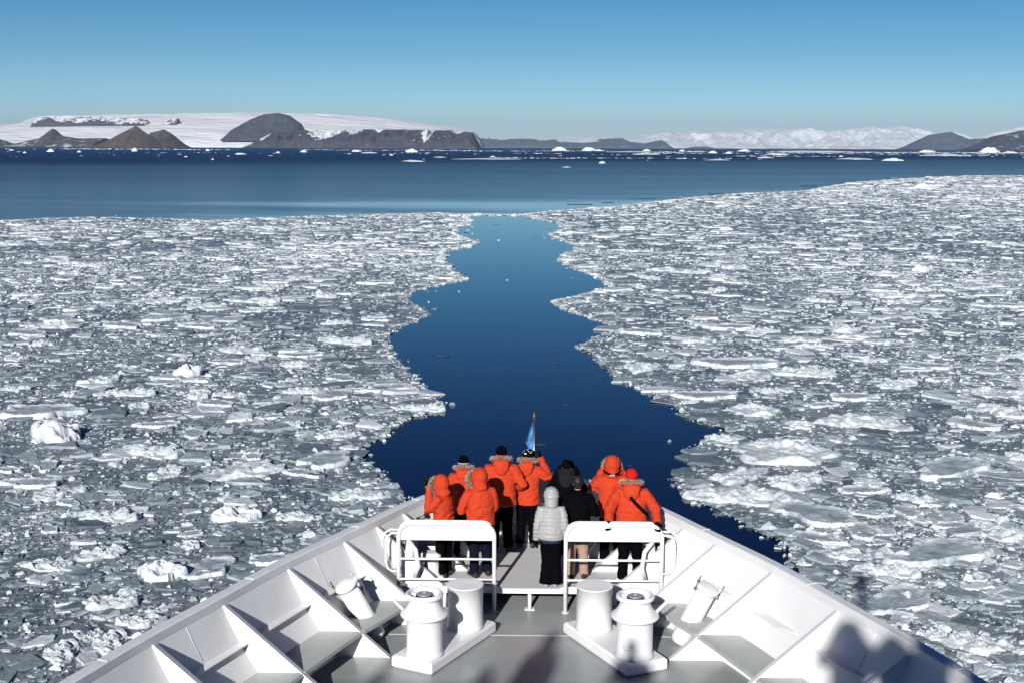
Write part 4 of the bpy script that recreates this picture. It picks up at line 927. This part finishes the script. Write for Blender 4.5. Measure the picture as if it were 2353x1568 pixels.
for P, lab in ((LF, 'grey slush between the ice pieces left of the open lead'), (RF, 'grey slush between the ice pieces right of the open lead')):
    tri = tessellate_polygon([[Vector((x, y, 0)) for x, y in P]])
    o = from_arrays('slush_ice', [(x, y, .035) for x, y in P], [tuple(q) for q in tri], M['slush']); tag(o, lab, kind='stuff')
# chunk templates: irregular slabs with a broken upper side
def template(kind, n):
    a = np.sort(rng.random(n)*2*math.pi*.35+np.arange(n)/n*2*math.pi); r = .5*(.72+.5*rng.random(n)); ex = .55+.4*rng.random()
    cx, cy = np.cos(a)*r, np.sin(a)*r*ex
    if kind == 'slab':
        h = .10+.06*rng.random(); lay = [(1.0, -.06), (1.04, h*.35), (.93, h), (.55, h*1.05)]
    elif kind == 'lump':
        h = .34+.2*rng.random(); lay = [(1.0, -.06), (1.0, h*.3), (.72, h*.75), (.36, h)]
    elif kind == 'film':
        h = .035; lay = [(1.0, -.02), (1.0, h*.6), (.9, h), (.5, h*.8)]
    elif kind == 'shard':
        ex = .28; cx, cy = np.cos(a)*r, np.sin(a)*r*ex; h = .16; lay = [(1.0, -.06), (1.0, h*.5), (.8, h), (.4, h*1.2)]
    else:
        h = .2; lay = [(1.0, -.06), (1.0, h*.5), (.82, h), (.4, h*1.2)]
    V = []; 
    for s_, z in lay:
        jt = rng.random(n)*.14-.07; V += [(cx[i]*(s_+jt[i]), cy[i]*(s_+jt[i]), z if z < 0 else z*(.75+.5*rng.random())) for i in range(n)]
    V.append((0, 0, lay[-1][1]*(.8+.3*rng.random())))
    Fc = []
    for j in range(len(lay)-1):
        for i in range(n): k = (i+1) % n; Fc += [(j*n+i, j*n+k, (j+1)*n+k), (j*n+i, (j+1)*n+k, (j+1)*n+i)]
    for i in range(n): Fc.append(((len(lay)-1)*n+i, (len(lay)-1)*n+(i+1) % n, len(V)-1))
    return np.array(V, 'f'), np.array(Fc, 'i')
TPL = [template('slab', 8) for _ in range(26)]+[template('lump', 7) for _ in range(10)]+[template('mid', 7) for _ in range(12)]+[template('shard', 7) for _ in range(12)]+[template('film', 10) for _ in range(10)]
def scatter(name, xs, ys, size, tint, label, zoff=.0, flat=None):
    N = len(xs); tp = rng.integers(0, len(TPL)-10, N); lump = rng.random(N); tp = np.where(size > .9, rng.integers(0, 26, N), tp); tp = np.where((size > .45) & (rng.random(N) < .45), len(TPL)-10+rng.integers(0, 10, N), tp)
    film = tp >= len(TPL)-10; tint = np.where(film, tint*.75-.02, tint)
    ang = rng.random(N)*6.283; tilt = (rng.random((N, 2))-.5)*.28/np.maximum(size, .35)[:, None].clip(1, 9)
    Vs = []; Fs = []; Ts = []; base = 0
    for k in range(len(TPL)):
        I = np.nonzero(tp == k)[0]
        if not len(I): continue
        V, Fc = TPL[k]; n = len(V); s_ = size[I][:, None]; c, s2 = np.cos(ang[I])[:, None], np.sin(ang[I])[:, None]
        hz = np.minimum(size[I], .16+.34*size[I])[:, None]*(.8+.5*rng.random(len(I)))[:, None]
        x = V[None, :, 0]*s_; y = V[None, :, 1]*s_; z = V[None, :, 2]*hz+x*tilt[I, 0:1]+y*tilt[I, 1:2]+zoff
        X = x*c-y*s2+xs[I][:, None]; Y = x*s2+y*c+ys[I][:, None]
        Vs.append(np.stack([X, Y, z], -1).reshape(-1, 3)); Fs.append((Fc[None]+(base+np.arange(len(I))*n)[:, None, None]).reshape(-1, 3)); Ts.append(np.repeat(tint[I], n)); base += len(I)*n
    V = np.concatenate(Vs).astype('f'); Fc = np.concatenate(Fs).astype('i'); T = np.concatenate(Ts).astype('f')
    me = bpy.data.meshes.new(name); me.vertices.add(len(V)); me.vertices.foreach_set('co', V.ravel())
    me.loops.add(len(Fc)*3); me.loops.foreach_set('vertex_index', Fc.ravel()); me.polygons.add(len(Fc)); me.polygons.foreach_set('loop_start', np.arange(len(Fc), dtype='i')*3)
    me.update(calc_edges=True); a = me.attributes.new('tint', 'FLOAT', 'POINT'); a.data.foreach_set('value', T)
    me.polygons.foreach_set('use_smooth', np.zeros(len(Fc), bool)); me.materials.append(M['ice'])
    o = bpy.data.objects.new(name, me); S.collection.objects.link(o); tag(o, label, kind='stuff'); return o
def pick(P, d0, d1, n, smin, smax, pw=2.2):
    """random pieces inside the field P between distances d0 and d1, sizes by a power law"""
    m_ = int(n*3.2); ang = (rng.random(m_)-.5)*2*R(25.5)-YAW; d = np.sqrt(rng.random(m_)*(d1*d1-d0*d0)+d0*d0)
    x = np.sin(ang)*d; y = np.cos(ang)*d; ok = inside(P, x, y) & ~((np.abs(x) < 4.2) & (y < 26)); x = x[ok][:n]; y = y[ok][:n]
    u = rng.random(len(x)); s_ = smin*(1-u*(1-(smax/smin)**(-pw)))**(-1/pw)
    return x, y, s_
for P, side in ((LF, 'left'), (RF, 'right')):
    bands = [(26, 60, 17000, .07, 2.0, 1.3), (60, 110, 17000, .13, 2.9, 1.35), (110, 200, 17000, .25, 3.8, 1.45), (200, 340, 13000, .45, 5.0, 1.6)]
    if side == 'right': bands += [(340, 560, 13000, .8, 6, 2.0), (560, 880, 11000, 1.3, 9, 2.0)]
    XS, YS, SS = [], [], []
    for d0, d1, n, a, b, pw in bands:
        x, y, s_ = pick(P, d0, d1, n, a, b, pw); XS.append(x); YS.append(y); SS.append(s_)
    if side == 'left': x0 = -15+13.5*rng.random(700); XS.append(x0); YS.append(301-(x0+15)*.15+rng.normal(size=700)*1.3*(1+.8*np.sin(x0*1.3))); SS.append(.3+rng.random(700)**3*1.6)
    # denser rubble along the edges of the field
    E_ = np.array(P); seg = []
    for i in range(len(E_)):
        a_, b_ = E_[i], E_[(i+1) % len(E_)]; dm = (a_[1]+b_[1])/2; L = np.hypot(*(b_-a_))
        if dm < 30 or abs((a_[0]+b_[0])/2) > .6*dm: continue
        pxm = dm/1306.; k = int(min(60, L/max(.14, pxm*.9)*3.0)); t_ = rng.random(k)[:, None]; p = a_+(b_-a_)*t_+(rng.normal(size=(k, 2))*max(.22, pxm*1.0)); seg.append(np.c_[p, np.full(k, dm)])
    seg = np.concatenate(seg); k2 = rng.random(len(seg)) < .035; ex_ = rng.exponential(1.0, len(seg))*(.5+seg[:, 2]*.012); an_ = rng.random(len(seg))*6.283; seg[k2, 0] += (ex_*np.cos(an_))[k2]; seg[k2, 1] += (ex_*np.sin(an_)*1.4)[k2]; okk = inside(P, seg[:, 0], seg[:, 1]) | (rng.random(len(seg)) < .35); seg = seg[okk]
    XS.append(seg[:, 0]); YS.append(seg[:, 1]); SS.append(np.maximum(.12, seg[:, 2]*.0016)*(1+rng.random(len(seg))**3*3))
    x, y, s_ = map(np.concatenate, (XS, YS, SS)); dist = np.hypot(x, y)
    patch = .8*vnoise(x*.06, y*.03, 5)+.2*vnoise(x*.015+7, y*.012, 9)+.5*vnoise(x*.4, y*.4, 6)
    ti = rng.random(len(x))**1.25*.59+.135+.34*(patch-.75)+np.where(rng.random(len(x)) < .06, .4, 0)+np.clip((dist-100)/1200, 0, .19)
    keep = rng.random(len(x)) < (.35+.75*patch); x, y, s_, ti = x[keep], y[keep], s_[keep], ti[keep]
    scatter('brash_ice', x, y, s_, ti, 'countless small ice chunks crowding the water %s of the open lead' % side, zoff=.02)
# larger floes: disc meshes with broken rims and rubble on top
def floe_mesh(kind, seed):
    rg = np.random.default_rng(seed); nr, na = 34, 110; A = np.linspace(0, 2*math.pi, na, endpoint=False)
    rad = .5*(1+.16*np.cos(2*A+rg.random()*6)+.12*np.cos(3*A+rg.random()*6)+.09*np.cos(5*A+rg.random()*6)+.09*(np.repeat(rg.random(22), 5)-.5)+.05*(rg.random(na)-.5)); ex = .5+.25*rg.random()
    V = []; rs = list(np.linspace(0.04, .96, nr-3))+[1.0, 1.03, 1.0]
    ox = rg.random()*90
    for j, q in enumerate(rs):
        X = rad*q*np.cos(A); Y = rad*q*np.sin(A)*ex
        n1 = fbm(X*5+ox, Y*5+ox, 5, seed % 50) if kind != 'berg' else fbm(X*3.2+ox, Y*3.2+ox, 3, seed % 50)*.9+.05; n2 = fbm(X*15+ox, Y*15, 4, seed % 31, .62); n3 = 1-np.abs(2*fbm(X*7+ox, Y*9, 4, seed % 23)-1)
        if kind == 'flat': H = .055+.05*np.clip((q-.7)/.25, 0, 1)*(n2*1.2)+.035*(n1-.5)+.015*(n2-.5)
        elif kind == 'rubble': H = .035+.13*np.clip(n1-.42, 0, 1)*2+.08*(n2-.42)*np.clip(n1*1.5, 0, 1)+.03*(n3-.75)
        else: H = .10+.50*np.clip(n1-.30, 0, 1)*(1-q**3*.6)+.05*(n2-.5)+.05*(n3-.75)
        if j == nr-3: H = H*.75
        if j == nr-2: H = H*.25
        if j == nr-1: H = H*0-.06
        V += [(X[i], Y[i], H[i]) for i in range(na)]
    V.append((0, 0, V[0][2])); Fc = []
    for j in range(nr-1):
        for i in range(na): k = (i+1) % na; Fc.append((j*na+i, j*na+k, (j+1)*na+k, (j+1)*na+i)[::-1])
    for i in range(na): Fc.append((i, (i+1) % na, nr*na))
    V = np.array(V); me = bpy.data.meshes.new('ice_floe'); me.from_pydata([tuple(v) for v in V], [], Fc); me.update()
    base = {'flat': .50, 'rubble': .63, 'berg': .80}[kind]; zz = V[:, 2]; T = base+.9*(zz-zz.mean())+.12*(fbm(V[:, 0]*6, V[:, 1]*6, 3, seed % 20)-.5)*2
    rr_ = np.hypot(V[:, 0]/.5, V[:, 1]/.5/ex)
    if kind == 'flat': T = T+.28*np.clip((rr_-.78)/.2, 0, 1)-.05
    a = me.attributes.new('tint', 'FLOAT', 'POINT'); a.data.foreach_set('value', T.astype('f'))
    me.polygons.foreach_set('use_smooth', [True]*len(me.polygons)); me.materials.append(M['ice']); return me
FM = {'flat': [floe_mesh('flat', 100+i) for i in range(7)], 'rubble': [floe_mesh('rubble', 200+i) for i in range(8)], 'berg': [floe_mesh('berg', 300+i) for i in range(5)]}
DESC = {'flat': 'flat grey floe', 'rubble': 'rubbly white floe', 'berg': 'lumpy ice block'}
taken = []
def band_words(x, y):
    side = 'left' if x < 0 else 'right'
    far = 'abreast of the ship' if y < 44 else 'level with flag' if y < 56 else 'beyond the flag' if y < 72 else 'middle pack' if y < 95 else 'upper middle pack' if y < 125 else 'far pack' if y < 180 else 'farthest pack'
    lat = abs(x)/y; w_ = 'beside the lead' if lat < .11 else 'off the lead' if lat < .19 else 'in the outer half' if lat < .29 else 'near picture edge'
    return '%s %s, %s' % (far, side, w_)
def place_floe(x, y, w, kind, label=None, rz=None, k=None, hs=1.0):
    me = FM[kind][rng.integers(len(FM[kind])) if k is None else k]
    o = bpy.data.objects.new('ice_floe', me); S.collection.objects.link(o); o.location = (x, y, .03)
    o.rotation_euler = (0, 0, float(rng.random()*6.28) if rz is None else rz); sc = w/1.0; o.scale = (sc, sc, min(sc, .8+.5*sc)*hs)
    q_ = w/(.45+.018*y); lb = ('small ' if q_ < 1.0 else 'large ' if q_ > 1.45 else '')+DESC[kind]+', '+band_words(x, y)
    tag(o, label or lb, 'ice floe', ('large ice floes in the pack' if label else lb)); taken.append((x, y, w)); return o
KN = 'b f r b b r f r r r r b r r f r r r r f r f f r f f r r f r r f r r r r f r b b r r r r r f r r r f r'.split()
KK = {'b': 'berg', 'f': 'flat', 'r': 'rubble'}
SPECIAL = {0: 'tall lumpy white ice block with dark shadow at the left picture edge', 1: 'long white ice floe with a cube of ice on top at the left edge', 2: 'broad bright rubble floe left of the people', 3: 'blocky white ice piece next to the left bow rail', 4: 'small bright pointed ice block in the middle left of the pack',
 17: 'largest rubble covered floe right of the lead, level with the orange group', 18: 'broad pale floe at the water edge right of the bow', 19: 'smooth grey floe with curved white rim right of the bow', 20: 'bright white floe above the large rubble floe on the right', 22: 'very flat grey floe near the right picture edge', 24: 'wide pale teal floe near the right edge, beyond the bulwark', 27: 'white floe at the lower right corner by the rail', 28: 'long low floe in the middle of the right pack', 33: 'small white ice block touching the right bulwark rail', 38: 'small white ice peak near the far edge of the right pack', 39: 'rounded white ice dome far out in the right pack'}
for i, (x, y, w) in enumerate(FLOES):
    k_ = KK[KN[i % len(KN)]]; place_floe(x, y, w*1.08, k_, SPECIAL.get(i), rz=float(rng.normal()*.5), hs=1.3 if i in (0, 4, 39, 38) else 1.0)
cnt = 0; tries = 0
while cnt < 235 and tries < 6000:
    tries += 1
    d = math.exp(rng.uniform(math.log(36), math.log(260))); a = R(rng.uniform(-22.5, 22.5)); x, y = math.sin(a)*d, math.cos(a)*d
    P = LF if x < 0 else RF
    w = min(4.5, (.45+.018*d)*(.8+rng.random()**2*1.5))
    if not inside(P, np.array([x, x-w*.5, x+w*.5]), np.array([y, y, y])).all(): continue
    if abs(x) < 5.2 and y < 26: continue
    if any((x-a_)**2+(y-b_)**2 < ((w+c_)*.42)**2 for a_, b_, c_ in taken): continue
    place_floe(x, y, w, ['flat', 'flat', 'flat', 'flat', 'rubble', 'rubble', 'rubble', 'rubble'][rng.integers(8)]); cnt += 1
# dark clear fragments drifting in the lead and off the pack edge
m = mat('clear_dark_ice', (.03, .05, .06), .15); M['clear'] = m
for i, (x, y, w) in enumerate(DARK):
    mb = MB(); npc = 1 if w < 3 else 9
    for k in range(npc):
        s_ = w*(1.0 if npc == 1 else .3)*(.5+rng.random()*.7); n = 7; A = (np.arange(n)+rng.random(n)*.8)/n*6.28
        px, py = ((rng.random()-.5)*w*.8, (rng.random()-.5)*w*.3) if npc > 1 else (0, 0)
        mb.prism([(px+s_*.5*math.cos(a), py+s_*.3*math.sin(a)) for a in A], -.02, .02+.03*rng.random()+(.012*w if npc > 3 else 0))
    o = mb.build('ice_fragment', M['clear']); o.location = (x, y, 0)
    where = 'in the open lead' if y < 200 else 'off the far edge of the pack'
    if y < 200: lab = 'dark fragment %s, %s' % (where, ['level with flag' if y < 80 else 'beyond the flag' if y < 97 else 'up the lead', 'left half' if x < 0 else 'right half'][0] + (', left half' if x < 0 else ', right half'))
    else: lab = 'dark ice patch %s, %s' % (where, 'on the left' if x < -5 else 'near the lead mouth' if x < 20 else 'in the middle' if x < 100 else 'on the right')
    if npc > 3: o.name = 'broken_ice'; o.data.name = 'broken_ice'; tag(o, lab, kind='stuff')
    else: tag(o, lab, 'ice', lab+' pieces')
# bergs and floes on the far water
def berg_mesh(seed, L=1.0):
    rg = np.random.default_rng(seed); n = 12; A = np.sort(rg.random(n)*.4+np.arange(n)/n*6.28); V = []
    pk = rg.random(3)
    lay = [(1.0, -.05), (1.0, .12), (.9, .35), (.62, .7), (.25, 1.0)]; sx = (rg.random()-.5)*.5
    for s_, z in lay:
        jt = rg.random(n)*.2-.1; V += [(.5*math.cos(A[i])*(s_+jt[i])+sx*z*.4, .5*math.sin(A[i])*(s_+jt[i]), z*(.8+.35*rg.random()) if z > 0 else z) for i in range(n)]
    V.append((sx*.4, 0, 1.0)); Fc = []
    for j in range(4):
        for i in range(n): k = (i+1) % n; Fc.append((j*n+i, j*n+k, (j+1)*n+k, (j+1)*n+i))
    for i in range(n): Fc.append((4*n+i, 4*n+(i+1) % n, 5*n))
    me = bpy.data.meshes.new('iceberg'); me.from_pydata(V, [], Fc); me.update(); a = me.attributes.new('tint', 'FLOAT', 'POINT'); a.data.foreach_set('value', np.full(len(V), .85, 'f')); me.materials.append(M['ice']); return me
BM = [berg_mesh(i) for i in range(8)]
for i, (x, y, w, h) in enumerate(FAR):
    o = bpy.data.objects.new('iceberg' if h > 5 else 'drift_floe', BM[i % 8]); S.collection.objects.link(o)
    o.location = (x, y, 0); o.scale = (w, max(w*.6, 4), h*.8); tag(o)
    az = x/y; wh = 'far left' if az < -.25 else 'left' if az < -.1 else 'centre' if az < .08 else 'right' if az < .25 else 'far right'
    if h > 5: lab = 'white iceberg before the distant shore, %s of the horizon' % wh; cat = 'iceberg'
    else: lab = 'low white ice strip on the far water, %s of the picture' % wh; cat = 'ice floe'
    if i == 14: lab = 'largest white peaked iceberg, before the dark mountain at the far right'
    tag(o, lab, cat, lab+' and its like')
# thin lines of brash on the far water near the horizon
XS, YS, SS = [], [], []
for (ya, yb, xa, xb, n) in ((4200, 5200, -1900, 2200, 2600), (3200, 4000, 300, 1600, 900), (2900, 3050, -500, 1200, 500), (2300, 2380, 350, 1050, 350), (1780, 1850, -60, 300, 160), (1690, 1760, -180, 90, 160), (2500, 2700, -1100, 1100, 200), (1500, 2400, -700, 900, 120), (4300, 4900, 900, 2100, 1500), (2550, 2650, 700, 1100, 300)):
    y = ya+(yb-ya)*rng.random(n); x = (xa+(xb-xa)*rng.random(n)); kp = vnoise(x/120+ya, y/300) > .48; x, y = x[kp], y[kp]
    XS.append(x); YS.append(y); SS.append((3+9*rng.random(len(x))**3)*y/3000)
x, y, s_ = map(np.concatenate, (XS, YS, SS))
scatter('drift_ice', x, y, s_, np.full(len(x), .85), 'thin white lines of drift ice on the dark water below the horizon', zoff=.3)
# things that would share a label are told apart by counting outward from the ship
_by = {}
for o in S.collection.objects:
    if o.parent is None and o.get('category') in ('ice floe', 'ice', 'iceberg'): _by.setdefault(o['label'], []).append(o)
NW = ['nearest', 'second nearest', 'third nearest', 'fourth nearest', 'fifth nearest', 'sixth nearest', 'seventh nearest', 'eighth nearest', 'ninth nearest', 'tenth nearest', 'eleventh nearest', 'twelfth nearest', 'thirteenth nearest', 'fourteenth nearest']
for lb, L_ in _by.items():
    if len(L_) > 1:
        L_.sort(key=lambda o: o.location.y)
        for i, o in enumerate(L_[:14]): o['label'] = NW[i]+' '+lb
# the air between here and the far coast
hz = MB(); hz.box((0, 12500, 239), (29000, 27400, 482)); haze = hz.build('haze', None); tag(haze, kind='stuff')
m = bpy.data.materials.new('haze_air'); m.use_nodes = True; nt = m.node_tree; nt.nodes.clear(); po = nt.nodes.new('ShaderNodeVolumePrincipled'); po.inputs['Color'].default_value = (.58, .80, 1.0, 1); po.inputs['Density'].default_value = 3e-5; po.inputs['Anisotropy'].default_value = 0.05
ou = nt.nodes.new('ShaderNodeOutputMaterial'); nt.links.new(po.outputs[0], ou.inputs['Volume']); haze.data.materials.append(m)
